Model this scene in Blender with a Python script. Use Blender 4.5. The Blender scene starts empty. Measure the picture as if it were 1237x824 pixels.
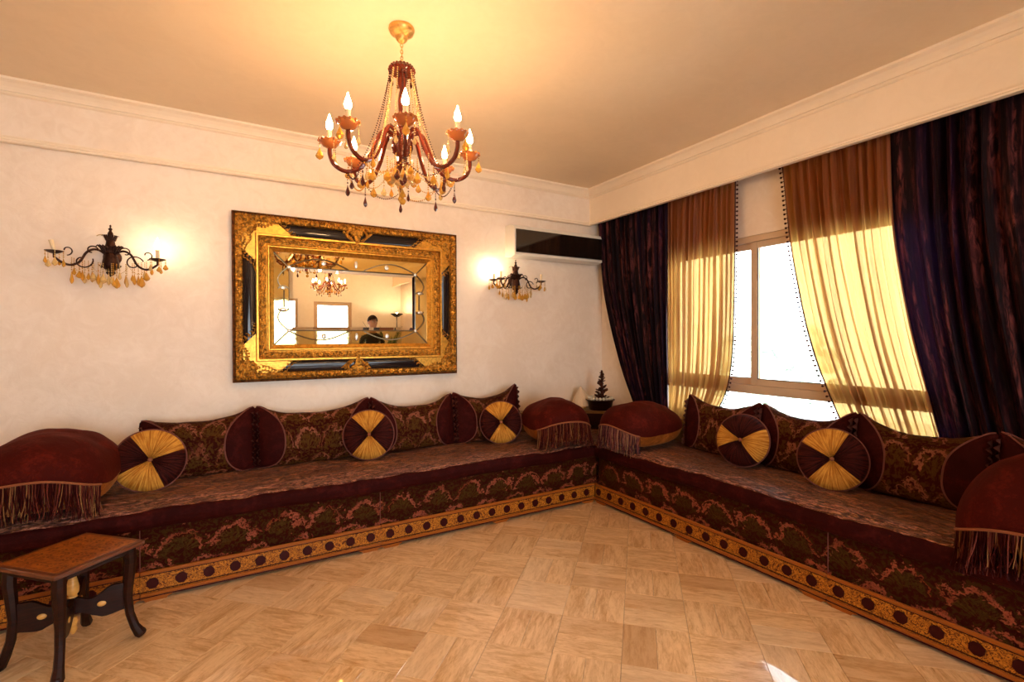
import bpy, math, random
from mathutils import Vector, Matrix, noise
PI = math.pi
R = math.radians
scn = bpy.context.scene
COL = scn.collection
rnd = random.Random(7)

# ---------------------------------------------------------------- camera
cam_d = bpy.data.cameras.new('camera')
cam_d.sensor_width = 36.0
cam_d.lens = 586.5 / 1237.0 * 36.0
cam_d.clip_start = 0.02
cam = bpy.data.objects.new('camera', cam_d)
COL.objects.link(cam)
yaw, pitch, roll = R(30.36), R(-0.42), R(0.22)
fw = Vector((math.sin(yaw) * math.cos(pitch), math.cos(yaw) * math.cos(pitch), math.sin(pitch)))
r0 = Vector((math.cos(yaw), -math.sin(yaw), 0.0))
u0 = r0.cross(fw)
rr = r0 * math.cos(roll) - u0 * math.sin(roll)
uu = u0 * math.cos(roll) + r0 * math.sin(roll)
m = Matrix((rr, uu, -fw)).transposed().to_4x4()
m.translation = (0, 0, 1.4)
cam.matrix_world = m
scn.camera = cam

# ---------------------------------------------------------------- world, view
world = bpy.data.worlds.new('world')
scn.world = world
world.use_nodes = True
wn = world.node_tree
wn.nodes['Background'].inputs['Color'].default_value = (0.86, 0.92, 1.0, 1)
wn.nodes['Background'].inputs['Strength'].default_value = 6.0
scn.view_settings.view_transform = 'Standard'
scn.view_settings.look = 'None'
scn.view_settings.gamma = 1.0
scn.view_settings.use_curve_mapping = False
scn.view_settings.exposure = 1.2
BULB_W = 140.0          # emission of the chandelier candle bulbs
SCONCE_W = 120.0


def portal(name, loc, rot, sx, sy):
    l = bpy.data.lights.new(name, 'AREA')
    l.shape = 'RECTANGLE'
    l.size, l.size_y = sx, sy
    l.cycles.is_portal = True
    o = bpy.data.objects.new(name, l)
    COL.objects.link(o)
    o.location = loc
    o.rotation_euler = rot


portal('window_portal', (3.72, 2.25, 1.44), (0, R(90), 0), 1.5, 2.05)
portal('rear_window_portal', (0.1, -3.3, 1.45), (R(90), 0, 0), 2.6, 1.9)
portal('rear_door_portal', (2.02, -3.3, 1.1), (R(90), 0, 0), 0.9, 2.25)

# ================================================================ materials
def lin(c):
    return tuple(((v / 255.0) / 12.92 if v / 255.0 <= 0.04045 else ((v / 255.0 + 0.055) / 1.055) ** 2.4) for v in c)


class NT:
    def __init__(s, name):
        s.m = bpy.data.materials.new(name)
        s.m.use_nodes = True
        s.t = s.m.node_tree
        s.t.nodes.clear()
        s.out = s.t.nodes.new('ShaderNodeOutputMaterial')

    def n(s, typ, **kw):
        nd = s.t.nodes.new('ShaderNode' + typ)
        for k, v in kw.items():
            setattr(nd, k, v)
        return nd

    def set(s, sock, v):
        if v is None:
            return
        if isinstance(v, bpy.types.NodeSocket):
            s.t.links.new(v, sock)
        elif isinstance(v, (tuple, list)) and len(v) == 3 and sock.type == 'RGBA':
            sock.default_value = (*v, 1)
        else:
            sock.default_value = v

    def math(s, op, a, b=None, c=None, clamp=False):
        nd = s.n('Math', operation=op, use_clamp=clamp)
        s.set(nd.inputs[0], a)
        s.set(nd.inputs[1], b)
        s.set(nd.inputs[2], c)
        return nd.outputs[0]

    def add(s, a, b): return s.math('ADD', a, b)
    def sub(s, a, b): return s.math('SUBTRACT', a, b)
    def mul(s, a, b): return s.math('MULTIPLY', a, b)

    def coord(s, kind='Object', scale=(1, 1, 1), rnd_off=False):
        tc = s.n('TexCoord')
        mp = s.n('Mapping')
        mp.inputs['Scale'].default_value = scale
        s.t.links.new(tc.outputs[kind], mp.inputs['Vector'])
        if rnd_off:
            oi = s.n('ObjectInfo')
            s.set(mp.inputs['Location'], None)
            cx = s.n('CombineXYZ')
            a = s.mul(oi.outputs['Random'], 37.0)
            s.set(cx.inputs[0], a)
            s.set(cx.inputs[1], s.mul(a, 1.7))
            s.t.links.new(cx.outputs[0], mp.inputs['Location'])
        return mp.outputs[0]

    def noise(s, vec, scale=5, detail=3, rough=0.5, dist=0.0, color=False):
        nd = s.n('TexNoise')
        s.set(nd.inputs['Vector'], vec)
        s.set(nd.inputs['Scale'], scale)
        nd.inputs['Detail'].default_value = detail
        nd.inputs['Roughness'].default_value = rough
        nd.inputs['Distortion'].default_value = dist
        return nd.outputs['Color' if color else 0]

    def voro(s, vec, scale=5, feature='F1', rnd_=1.0):
        nd = s.n('TexVoronoi', feature=feature)
        s.set(nd.inputs['Vector'], vec)
        nd.inputs['Scale'].default_value = scale
        nd.inputs['Randomness'].default_value = rnd_
        return nd.outputs['Distance']

    def step(s, x, lo, hi):
        nd = s.n('MapRange', interpolation_type='SMOOTHSTEP')
        s.set(nd.inputs[0], x)
        nd.inputs[1].default_value = lo
        nd.inputs[2].default_value = hi
        nd.inputs[3].default_value = 0
        nd.inputs[4].default_value = 1
        return nd.outputs[0]

    def mix(s, f, a, b):
        nd = s.n('Mix', data_type='RGBA')
        s.set(nd.inputs[0], f)
        s.set(nd.inputs[6], a)
        s.set(nd.inputs[7], b)
        return nd.outputs[2]

    def sep(s, vec):
        nd = s.n('SeparateXYZ')
        s.set(nd.inputs[0], vec)
        return nd.outputs

    def bump(s, h, strength=0.3, dist=0.01):
        nd = s.n('Bump')
        nd.inputs['Strength'].default_value = strength
        nd.inputs['Distance'].default_value = dist
        s.set(nd.inputs['Height'], h)
        return nd.outputs[0]

    def bsdf(s, color, rough=0.5, metal=0.0, normal=None, **kw):
        b = s.n('BsdfPrincipled')
        s.set(b.inputs['Base Color'], color)
        s.set(b.inputs['Roughness'], rough)
        s.set(b.inputs['Metallic'], metal)
        if normal is not None:
            s.set(b.inputs['Normal'], normal)
        for k, v in kw.items():
            s.set(b.inputs[k.replace('_', ' ')], v)
        return b.outputs[0]

    def done(s, shader):
        s.t.links.new(shader, s.out.inputs[0])
        return s.m


def plain(name, color, rough=0.5, metal=0.0, **kw):
    t = NT(name)
    n_ = t.noise(t.coord('Object'), 14, 3)
    c = t.mix(t.mul(n_, 0.35), color, tuple(v * 0.75 for v in color))
    return t.done(t.bsdf(c, rough, metal, **kw))


def matte(k, v=0.1):
    M[k].node_tree.nodes['Principled BSDF'].inputs['Specular IOR Level'].default_value = v


def m_plaster(name, c1, c2, rough=0.45, b=0.12):
    t = NT(name)
    v = t.coord('Object')
    a = t.noise(v, 1.6, 5, 0.6, 0.8)
    d = t.noise(v, 9.0, 5, 0.65, 1.5)
    f = t.step(t.add(t.mul(a, 0.55), t.mul(d, 0.45)), 0.36, 0.64)
    c = t.mix(f, c1, c2)
    nrm = t.bump(t.noise(v, 22, 5, 0.6, 1.0), b, 0.01)
    return t.done(t.bsdf(c, t.add(rough, t.mul(d, 0.15)), 0, nrm))


M = {}
M['wall'] = m_plaster('plaster_wall', (0.83, 0.68, 0.535), (0.91, 0.775, 0.64))
M['ceiling'] = m_plaster('ceiling_paint', (0.84, 0.66, 0.45), (0.88, 0.70, 0.49), 0.55, 0.05)
M['trim'] = m_plaster('moulding_paint', (0.89, 0.74, 0.56), (0.93, 0.78, 0.60), 0.4, 0.03)
M['grout'] = plain('floor_bed', (0.36, 0.23, 0.13), 0.6)
M['wall_pale'] = m_plaster('pale_plaster_wall', (0.86, 0.79, 0.66), (0.92, 0.85, 0.73))  # wall plaster lightened to brighten the room reflected in the mirror
M['outwall'] = plain('outdoor_wall', (0.7, 0.68, 0.62), 0.8)


def m_travertine():
    t = NT('travertine_tile')
    tc = t.n('TexCoord')
    oi = t.n('ObjectInfo')
    ge = t.n('NewGeometry')
    rand = t.math('FRACT', t.add(t.mul(oi.outputs['Random'], 3.71), t.mul(ge.outputs['Random Per Island'], 7.3)))
    mp = t.n('Mapping')
    t.t.links.new(tc.outputs['UV'], mp.inputs['Vector'])
    cx = t.n('CombineXYZ')
    t.set(cx.inputs[0], t.mul(rand, 91.0))
    t.set(cx.inputs[1], t.mul(rand, 57.0))
    t.t.links.new(cx.outputs[0], mp.inputs['Location'])

    def st(a, b):
        m2 = t.n('Mapping')
        m2.inputs['Scale'].default_value = (a, b, 1)
        t.t.links.new(mp.outputs[0], m2.inputs['Vector'])
        return m2.outputs[0]
    g1 = t.noise(st(7, 34), 1.0, 6, 0.72, 1.0)
    g2 = t.noise(st(22, 90), 1.0, 5, 0.7, 0.8)
    g3 = t.noise(st(2.5, 12), 1.0, 3, 0.5, 0.8)
    f = t.add(t.add(t.mul(g1, 0.5), t.mul(g2, 0.25)), t.mul(g3, 0.25))
    c = t.mix(t.step(f, 0.37, 0.60), (0.60, 0.325, 0.13), (0.92, 0.64, 0.355))
    dark = t.step(rand, 0.80, 1.0)
    c = t.mix(t.mul(dark, 0.55), c, (0.50, 0.26, 0.105))
    c = t.mix(t.mul(t.step(rand, 0.3, 0.0), 0.35), c, (0.88, 0.69, 0.47))
    pits = t.step(t.noise(st(30, 160), 1.0, 2, 0.5), 0.70, 0.78)
    c = t.mix(t.mul(pits, 0.5), c, (0.33, 0.18, 0.09))
    nrm = t.bump(f, 0.04, 0.003)
    return t.done(t.bsdf(c, t.add(0.24, t.mul(g1, 0.10)), 0, nrm, Coat_Weight=0.75, Coat_Roughness=0.03, Coat_IOR=1.6))


M['tile'] = m_travertine()


def m_velvet(name, color, sheen, crush=0.0, sc=(1, 1, 1), sw=0.6, rough=0.75, trans=None):
    t = NT(name)
    v = t.coord('Object', sc)
    a = t.noise(v, 9, 4, 0.6, 0.6)
    b = t.noise(v, 60, 4, 0.65, 0.8)
    f = t.add(t.mul(a, 0.6), t.mul(b, 0.4))
    hi = tuple(min(1, x * 2.2 + 0.002) for x in color)
    c = t.mix(t.step(f, 0.45, 0.70), color, hi)
    nrm = t.bump(t.add(t.mul(b, 0.6), a), 0.25 + crush, 0.012)
    s = t.bsdf(c, rough, 0, nrm, Sheen_Weight=sw, Sheen_Roughness=0.35)
    s.node.inputs['Sheen Tint'].default_value = (*sheen, 1)
    s.node.inputs['Specular IOR Level'].default_value = 0.07
    if trans:
        tr = t.n('BsdfTranslucent')
        tr.inputs[0].default_value = (*trans[0], 1)
        mx = t.n('MixShader')
        mx.inputs[0].default_value = trans[1]
        t.t.links.new(s, mx.inputs[1])
        t.t.links.new(tr.outputs[0], mx.inputs[2])
        s = mx.outputs[0]
    return t.done(s)


M['velvet'] = m_velvet('maroon_velvet', (0.048, 0.0032, 0.0010), (0.50, 0.07, 0.02), sw=0.14)
M['velvet_dark'] = m_velvet('dark_wine_velvet', (0.014, 0.0018, 0.0020), (0.40, 0.10, 0.08), sw=0.10)
M['velvet_end'] = m_velvet('wine_velvet_end', (0.026, 0.0018, 0.0010), (0.45, 0.05, 0.02), sw=0.07)
M['velvet_gold'] = m_velvet('gold_velvet', (0.47, 0.20, 0.024), (0.95, 0.6, 0.2), sw=0.2)
M['velvet_rust'] = m_velvet('rust_gold_velvet', (0.22, 0.060, 0.008), (0.95, 0.45, 0.15), sw=0.2)


def m_fan(name, c1, c2):
    t = NT(name)
    x, y, z = t.sep(t.coord('Object'))
    zz = t.sub(z, 0.18)
    an = t.math('ARCTAN2', zz, x)
    r = t.math('SQRT', t.add(t.mul(x, x), t.mul(zz, zz)))
    cx = t.n('CombineXYZ')
    t.set(cx.inputs[0], t.mul(an, 11.0)); t.set(cx.inputs[1], t.mul(r, 5.0))
    a = t.noise(cx.outputs[0], 1.6, 3, 0.6, 0.15)
    b = t.noise(t.coord('Object'), 50, 3, 0.6)
    c = t.mix(t.step(a, 0.36, 0.64), c1, c2)  # radial streaks paint the sheen of the pleats into the velvet colour
    c = t.mix(t.mul(t.step(b, 0.5, 0.7), 0.25), c, c1)
    s_ = t.bsdf(c, 0.7, 0, t.bump(a, 0.7, 0.012), Sheen_Weight=0.2)
    s_.node.inputs['Specular IOR Level'].default_value = 0.1
    s_.node.inputs['Sheen Tint'].default_value = (*[min(1, q * 2) for q in c2], 1)
    return t.done(s_)


M['fan_gold'] = m_fan('gold_velvet_fan', (0.36, 0.115, 0.010), (0.70, 0.335, 0.052))
M['fan_wine'] = m_fan('wine_velvet_fan', (0.012, 0.0012, 0.0010), (0.060, 0.007, 0.004))


def m_crushed():
    t = NT('crushed_purple_velvet')
    tc = t.n('TexCoord')
    mp = t.n('Mapping'); mp.inputs['Scale'].default_value = (16, 0.7, 1); t.t.links.new(tc.outputs['UV'], mp.inputs['Vector'])
    mp2 = t.n('Mapping'); mp2.inputs['Scale'].default_value = (60, 9, 1); t.t.links.new(tc.outputs['UV'], mp2.inputs['Vector'])
    a = t.noise(mp.outputs[0], 1.6, 4, 0.6, 0.3)
    b = t.noise(mp2.outputs[0], 1.0, 4, 0.65, 0.8)
    f = t.mul(t.step(a, 0.45, 0.68), t.step(b, 0.38, 0.66))
    c = t.mix(f, (0.0050, 0.0010, 0.0026), (0.17, 0.040, 0.036))  # reddish streaks paint the crushed pile's highlights into the colour
    c = t.mix(t.mul(t.step(t.noise(mp.outputs[0], 0.7, 2), 0.52, 0.66), 0.4), c, (0.016, 0.004, 0.026))
    s_ = t.bsdf(c, 0.55, 0, t.bump(t.add(a, t.mul(b, 0.5)), 0.5, 0.02), Sheen_Weight=0.06)
    s_.node.inputs['Specular IOR Level'].default_value = 0.08
    s_.node.inputs['Sheen Tint'].default_value = (0.7, 0.2, 0.25, 1)
    tr = t.n('BsdfTranslucent'); tr.inputs[0].default_value = (0.05, 0.018, 0.07, 1)
    mx = t.n('MixShader'); mx.inputs[0].default_value = 0.03
    t.t.links.new(s_, mx.inputs[1]); t.t.links.new(tr.outputs[0], mx.inputs[2])
    return t.done(mx.outputs[0])


M['purple'] = m_crushed()
M['piping'] = plain('pink_brown_piping', (0.17, 0.055, 0.04), 0.6)
M['cream'] = plain('cream_satin', (0.70, 0.55, 0.38), 0.5)
M['fringe_a'] = plain('fringe_maroon', (0.045, 0.005, 0.004), 0.5)
M['fringe_b'] = plain('fringe_rose', (0.16, 0.035, 0.022), 0.5)
M['fringe_c'] = plain('fringe_gold', (0.30, 0.14, 0.05), 0.45)
M['braid'] = plain('gold_braid', (0.26, 0.085, 0.035), 0.5)


def m_brocade(name, pu, pv, dark=(0.030, 0.0024, 0.0012), olive=(0.040, 0.019, 0.0032), pink=(0.26, 0.050, 0.020), gold=(0.085, 0.042, 0.008)):
    t = NT(name)
    tc = t.n('TexCoord')
    uv = tc.outputs['UV']
    nz = t.noise(uv, 14, 4, 0.6, 0.4)
    nz2 = t.noise(uv, 55, 4, 0.6, 0.6)
    nz3 = t.noise(uv, 5, 2, 0.5)
    x, y, _ = t.sep(uv)
    v_ = t.add(t.math('DIVIDE', y, pv), t.mul(nz, 0.9))
    row = t.math('FLOOR', v_)
    fy = t.math('FRACT', v_)
    u_ = t.add(t.add(t.math('DIVIDE', x, pu), t.mul(row, 0.5)), t.mul(nz, 0.8))
    fx = t.sub(t.math('FRACT', u_), 0.5)
    r = t.math('SQRT', t.add(t.mul(fx, fx), t.mul(t.mul(fy, 0.62), t.mul(fy, 0.62))))
    band = t.math('ABSOLUTE', t.sub(t.add(r, t.mul(t.sub(nz2, 0.5), 0.36)), 0.40))
    arc = t.mul(t.mul(t.step(band, 0.075, 0.03), t.step(nz3, 0.36, 0.56)), t.step(t.noise(uv, 110, 3, 0.6), 0.36, 0.52))
    inner = t.mul(t.step(r, 0.40, 0.30), t.step(nz2, 0.40, 0.52))
    petal = t.math('SINE', t.mul(t.math('ARCTAN2', fx, t.add(fy, 0.05)), 18.0))
    inner2 = t.mul(t.step(r, 0.36, 0.28), t.step(petal, 0.0, 0.7))
    rim = t.mul(t.step(band, 0.03, 0.012), 0.9)
    c = t.mix(t.mul(t.step(nz2, 0.47, 0.58), 0.85), dark, olive)
    c = t.mix(t.mul(inner, 0.7), c, olive)
    c = t.mix(t.mul(inner2, 0.45), c, gold)
    c = t.mix(t.mul(arc, 0.9), c, pink)
    c = t.mix(t.mul(rim, 0.5), c, tuple(min(1, q * 1.3) for q in pink))
    th = t.noise(uv, 700, 2, 0.5)
    h = t.add(t.add(t.mul(arc, 0.8), t.mul(nz2, 0.5)), t.mul(th, 0.3))
    s = t.bsdf(c, t.sub(0.6, t.mul(arc, 0.28)), 0, t.bump(h, 0.45, 0.008), Sheen_Weight=0.02)
    t.set(s.node.inputs['Specular IOR Level'], t.add(0.05, t.mul(arc, 0.6)))
    s.node.inputs['Specular Tint'].default_value = (1.0, 0.6, 0.45, 1)
    s.node.inputs['Sheen Tint'].default_value = (0.9, 0.4, 0.2, 1)
    return t.done(s)


M['brocade'] = m_brocade('brocade_base', 0.25, 0.15)
M['brocade_cushion'] = m_brocade('brocade_cushion', 0.17, 0.15, (0.030, 0.003, 0.0018), (0.070, 0.028, 0.0055), (0.21, 0.058, 0.026))


def m_seat():
    t = NT('seat_cloth')
    tc = t.n('TexCoord')

    def st(a_, b_):
        mp = t.n('Mapping'); mp.inputs['Scale'].default_value = (a_, b_, 1)
        t.t.links.new(tc.outputs['UV'], mp.inputs['Vector'])
        return mp.outputs[0]
    a = t.noise(st(2.2, 9), 1.0, 5, 0.65, 1.6)
    lines = t.math('ABSOLUTE', t.sub(t.math('FRACT', t.mul(a, 9.0)), 0.5))
    b = t.noise(st(30, 60), 1.0, 4, 0.65, 0.8)
    c = t.mix(t.step(b, 0.42, 0.62), (0.070, 0.009, 0.003), (0.32, 0.125, 0.025))
    c = t.mix(t.mul(t.step(t.add(lines, t.mul(t.sub(b, 0.5), 0.5)), 0.20, 0.08), 0.85), c, (0.024, 0.003, 0.002))
    c = t.mix(t.mul(t.step(t.add(lines, t.mul(t.sub(b, 0.5), 0.6)), 0.38, 0.50), 0.85), c, (0.58, 0.20, 0.115))
    c = t.mix(t.mul(t.step(t.noise(tc.outputs['UV'], 1.7, 2), 0.38, 0.66), 0.55), c, (0.040, 0.004, 0.003))
    _, vv, _ = t.sep(tc.outputs['UV'])
    edge = t.mul(t.step(vv, 0.13, 0.17), t.step(vv, 0.42, 0.24))
    g = t.mul(edge, t.step(t.add(t.mul(b, 0.6), t.mul(lines, 0.5)), 0.42, 0.62))
    c = t.mix(t.mul(g, 0.85), c, (0.62, 0.27, 0.20))  # pink highlights along the front edge, painted into the colour
    h = t.add(t.mul(a, 1.6), t.mul(b, 0.35))
    s = t.bsdf(c, 0.33, 0, t.bump(h, 0.9, 0.035), Sheen_Weight=0.05)
    s.node.inputs['Specular IOR Level'].default_value = 0.45
    s.node.inputs['Specular Tint'].default_value = (1.0, 0.62, 0.5, 1)
    return t.done(s)


M['seat'] = m_seat()


def m_plinth(name, base, line):
    t = NT(name)
    tc = t.n('TexCoord')
    uv = tc.outputs['UV']
    d = t.voro(t.mix(0.012, uv, t.noise(uv, 30, 2, 0.5, 0, True)), 40, 'DISTANCE_TO_EDGE')
    w = t.noise(uv, 24, 2, 0.5, 2.6)
    wl = t.math('ABSOLUTE', t.sub(t.math('FRACT', t.mul(w, 5.0)), 0.5))
    f = t.math('MAXIMUM', t.mul(t.step(d, 0.10, 0.03), 0.4), t.mul(t.step(wl, 0.24, 0.13), 0.95))
    grain = t.noise(t.coord('Object', (2, 2, 30)), 3, 3)
    c = t.mix(t.mul(grain, 0.4), base, tuple(q * 0.6 for q in base))
    c = t.mix(f, c, line)
    s_ = t.bsdf(c, 0.4, 0, t.bump(f, -0.3, 0.002))
    s_.node.inputs['Specular IOR Level'].default_value = 0.2
    return t.done(s_)


M['plinth'] = m_plinth('painted_plinth', (0.58, 0.20, 0.016), (0.085, 0.012, 0.002))
M['plinth_plain'] = plain('plinth_moulding', (0.33, 0.088, 0.010), 0.32)
M['plinth_line'] = plain('dark_red_line', (0.05, 0.006, 0.004), 0.35)
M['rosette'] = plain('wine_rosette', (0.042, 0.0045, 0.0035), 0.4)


def m_wood(name, c1, c2, rough=0.3, sc=(3, 3, 30), coat=0.3):
    t = NT(name)
    v = t.coord('Object', sc)
    a = t.noise(v, 2.2, 5, 0.6, 1.2)
    c = t.mix(t.step(a, 0.35, 0.65), c1, c2)
    return t.done(t.bsdf(c, rough, 0, t.bump(a, 0.08, 0.003), Coat_Weight=coat))


M['dark_wood'] = m_wood('dark_walnut', (0.010, 0.0018, 0.0008), (0.026, 0.0045, 0.0016), 0.35, (3, 3, 30), 0.05)
matte('dark_wood', 0.2)
M['table_top'] = m_wood('inlaid_table_wood', (0.17, 0.032, 0.003), (0.42, 0.13, 0.014), 0.28, (20, 20, 20))
M['table_edge'] = m_wood('table_edge_wood', (0.085, 0.018, 0.004), (0.17, 0.042, 0.008), 0.3)
M['spindle'] = m_wood('honey_wood', (0.55, 0.27, 0.05), (0.70, 0.38, 0.09), 0.3)
M['ledge'] = m_wood('olive_ledge', (0.20, 0.10, 0.028), (0.26, 0.14, 0.042), 0.35, (3, 3, 3), 0.1)


def m_gold(name, c, rough, carve=0.0, dark=(0.10, 0.035, 0.006)):
    t = NT(name)
    v = t.coord('Object')
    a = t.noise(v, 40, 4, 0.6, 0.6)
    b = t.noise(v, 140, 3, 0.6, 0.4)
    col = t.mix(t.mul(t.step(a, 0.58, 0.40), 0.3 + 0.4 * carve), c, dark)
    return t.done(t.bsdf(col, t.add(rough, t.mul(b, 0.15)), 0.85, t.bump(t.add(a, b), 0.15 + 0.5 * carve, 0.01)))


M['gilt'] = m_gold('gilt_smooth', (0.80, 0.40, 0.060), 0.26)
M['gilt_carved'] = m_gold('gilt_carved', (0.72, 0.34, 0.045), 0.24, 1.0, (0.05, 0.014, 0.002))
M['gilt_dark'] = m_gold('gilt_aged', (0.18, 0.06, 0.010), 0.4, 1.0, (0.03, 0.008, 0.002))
M['ebony'] = m_wood('ebony_lacquer', (0.012, 0.008, 0.010), (0.016, 0.009, 0.008), 0.10, (3, 3, 3), 0.0)
matte('ebony', 0.35)


def m_mirror(name, col, rough=0.0, b=0):
    t = NT(name)
    nrm = t.bump(t.noise(t.coord('Object'), 18, 2), b, 0.002) if b else None
    return t.done(t.bsdf(col, rough, 1.0, nrm))


M['mirror'] = m_mirror('mirror_glass', (0.93, 0.93, 0.90))
M['bronze'] = m_mirror('bronze_mirror_glass', (0.60, 0.47, 0.20), 0.03, 0.05)
M['lead'] = plain('lead_came', (0.20, 0.16, 0.10), 0.35, 0.8)
M['gem'] = plain('bevelled_gem', (0.85, 0.80, 0.70), 0.08, 0.6)
M['iron'] = m_gold('bronze_iron', (0.045, 0.015, 0.008), 0.38, 0.3, (0.008, 0.003, 0.002))
M['brass'] = m_gold('brass', (0.72, 0.42, 0.13), 0.3)
M['candle'] = plain('candle_sleeve', (0.78, 0.60, 0.36), 0.5)


def m_glass(name, col, rough, tr, spec=0.7):
    t = NT(name)
    s = t.bsdf(col, rough, 0, None, Transmission_Weight=tr, IOR=1.45, Coat_Weight=0.5)
    return t.done(s)


M['amber'] = m_glass('amber_crystal', (0.85, 0.42, 0.05), 0.08, 0.45)
M['clear'] = m_glass('clear_crystal', (0.95, 0.68, 0.28), 0.06, 0.55)
M['ruby'] = m_glass('ruby_crystal', (0.08, 0.010, 0.006), 0.08, 0.15)
M['redglass'] = m_glass('amber_red_glass', (0.13, 0.016, 0.006), 0.10, 0.15)
M['cup'] = m_glass('peach_glass', (0.62, 0.20, 0.05), 0.15, 0.4)


def m_emit(name, col, st):
    t = NT(name)
    e = t.n('Emission')
    e.inputs[0].default_value = (*col, 1)
    e.inputs[1].default_value = st
    return t.done(e.outputs[0])


M['bulb'] = m_emit('lit_bulb', (1.0, 0.61, 0.29), BULB_W)
M['bulb_sconce'] = m_emit('lit_sconce_bulb', (1.0, 0.74, 0.46), SCONCE_W)
M['bulb_dim'] = m_emit('lit_small_bulb', (1.0, 0.74, 0.46), SCONCE_W * 0.45)
M['bulb_torch'] = m_emit('lit_torchere_bulb', (1.0, 0.74, 0.42), 330.0)
M['white_plastic'] = plain('ac_plastic', (0.80, 0.74, 0.64), 0.35)
M['grey_plastic'] = plain('ac_grey', (0.45, 0.42, 0.38), 0.4)
M['black_glass'] = plain('black_gloss', (0.012, 0.007, 0.005), 0.04, Coat_Weight=0.5)
M['alu'] = plain('window_frame_paint', (0.62, 0.45, 0.29), 0.4)
M['gasket'] = plain('window_gasket', (0.05, 0.05, 0.05), 0.6)
M['black'] = plain('black_lacquer', (0.02, 0.02, 0.02), 0.35)
M['leaf'] = plain('plant_leaf', (0.05, 0.13, 0.03), 0.4)
M['terracotta'] = plain('plant_pot', (0.35, 0.15, 0.08), 0.6)
M['soil'] = plain('soil', (0.03, 0.02, 0.012), 0.9)
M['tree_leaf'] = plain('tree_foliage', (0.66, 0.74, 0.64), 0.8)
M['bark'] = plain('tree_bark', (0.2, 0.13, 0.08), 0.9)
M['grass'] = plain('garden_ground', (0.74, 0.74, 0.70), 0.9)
M['skin'] = plain('skin', (0.62, 0.36, 0.25), 0.55)
M['hair'] = plain('hair', (0.035, 0.02, 0.012), 0.6)
M['shirt'] = plain('dark_shirt', (0.04, 0.04, 0.05), 0.8)
M['trousers'] = plain('grey_trousers', (0.08, 0.09, 0.12), 0.8)
M['cone_brown'] = plain('cone_tree_brown', (0.06, 0.015, 0.006), 0.55)
M['white_china'] = plain('white_china', (0.75, 0.68, 0.55), 0.25)


def m_windowglass():
    t = NT('window_glass')
    tr = t.n('BsdfTransparent')
    tr.inputs[0].default_value = (0.96, 0.98, 0.98, 1)
    gl = t.n('BsdfGlossy')
    gl.inputs['Roughness'].default_value = 0.02
    fr = t.n('Fresnel')
    fr.inputs[0].default_value = 1.45
    mx = t.n('MixShader')
    t.t.links.new(fr.outputs[0], mx.inputs[0])
    t.t.links.new(tr.outputs[0], mx.inputs[1])
    t.t.links.new(gl.outputs[0], mx.inputs[2])
    return t.done(mx.outputs[0])


M['glass'] = m_windowglass()


def m_organza():
    t = NT('gold_organza')
    v = t.coord('Object', (4, 4, 0.5))
    a = t.noise(v, 12, 4, 0.6)
    tl = t.n('BsdfTranslucent')
    lw = t.n('LayerWeight')
    lw.inputs[0].default_value = 0.5
    tc = t.n('TexCoord')
    mp = t.n('Mapping'); mp.inputs['Scale'].default_value = (22, 0.5, 1); t.t.links.new(tc.outputs['UV'], mp.inputs['Vector'])
    streak = t.step(t.noise(mp.outputs[0], 1.0, 3, 0.55, 0.2), 0.48, 0.62)
    dens = t.math('MAXIMUM', t.step(lw.outputs['Facing'], 0.30, 0.85), t.mul(streak, 0.85))      # denser edge-on; random streaks paint fold shading into the cloth
    t.set(tl.inputs[0], t.mix(dens, t.mix(a, (0.86, 0.52, 0.135), (0.74, 0.38, 0.075)), (0.27, 0.085, 0.008)))
    s = t.bsdf(t.mix(a, (0.20, 0.052, 0.016), (0.30, 0.088, 0.032)), 0.42, 0, None, Sheen_Weight=0.25)
    s.node.inputs['Sheen Tint'].default_value = (1.0, 0.6, 0.3, 1)
    m1 = t.n('MixShader')
    m1.inputs[0].default_value = 0.44
    t.t.links.new(s, m1.inputs[1])
    t.t.links.new(tl.outputs[0], m1.inputs[2])
    tr = t.n('BsdfTransparent')
    tr.inputs[0].default_value = (0.95, 0.66, 0.26, 1)
    m2 = t.n('MixShader')
    m2.inputs[0].default_value = 0.10
    t.t.links.new(m1.outputs[0], m2.inputs[1])
    t.t.links.new(tr.outputs[0], m2.inputs[2])
    return t.done(m2.outputs[0])


M['organza'] = m_organza()

matte('plinth_plain', 0.2)
for k_ in ('piping', 'fringe_a', 'fringe_b', 'fringe_c', 'braid', 'rosette', 'plinth_line', 'hair', 'cone_brown'):
    matte(k_)
M['ruffle'] = plain('rose_brown_ruffle', (0.11, 0.032, 0.022), 0.6); matte('ruffle')

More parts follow.
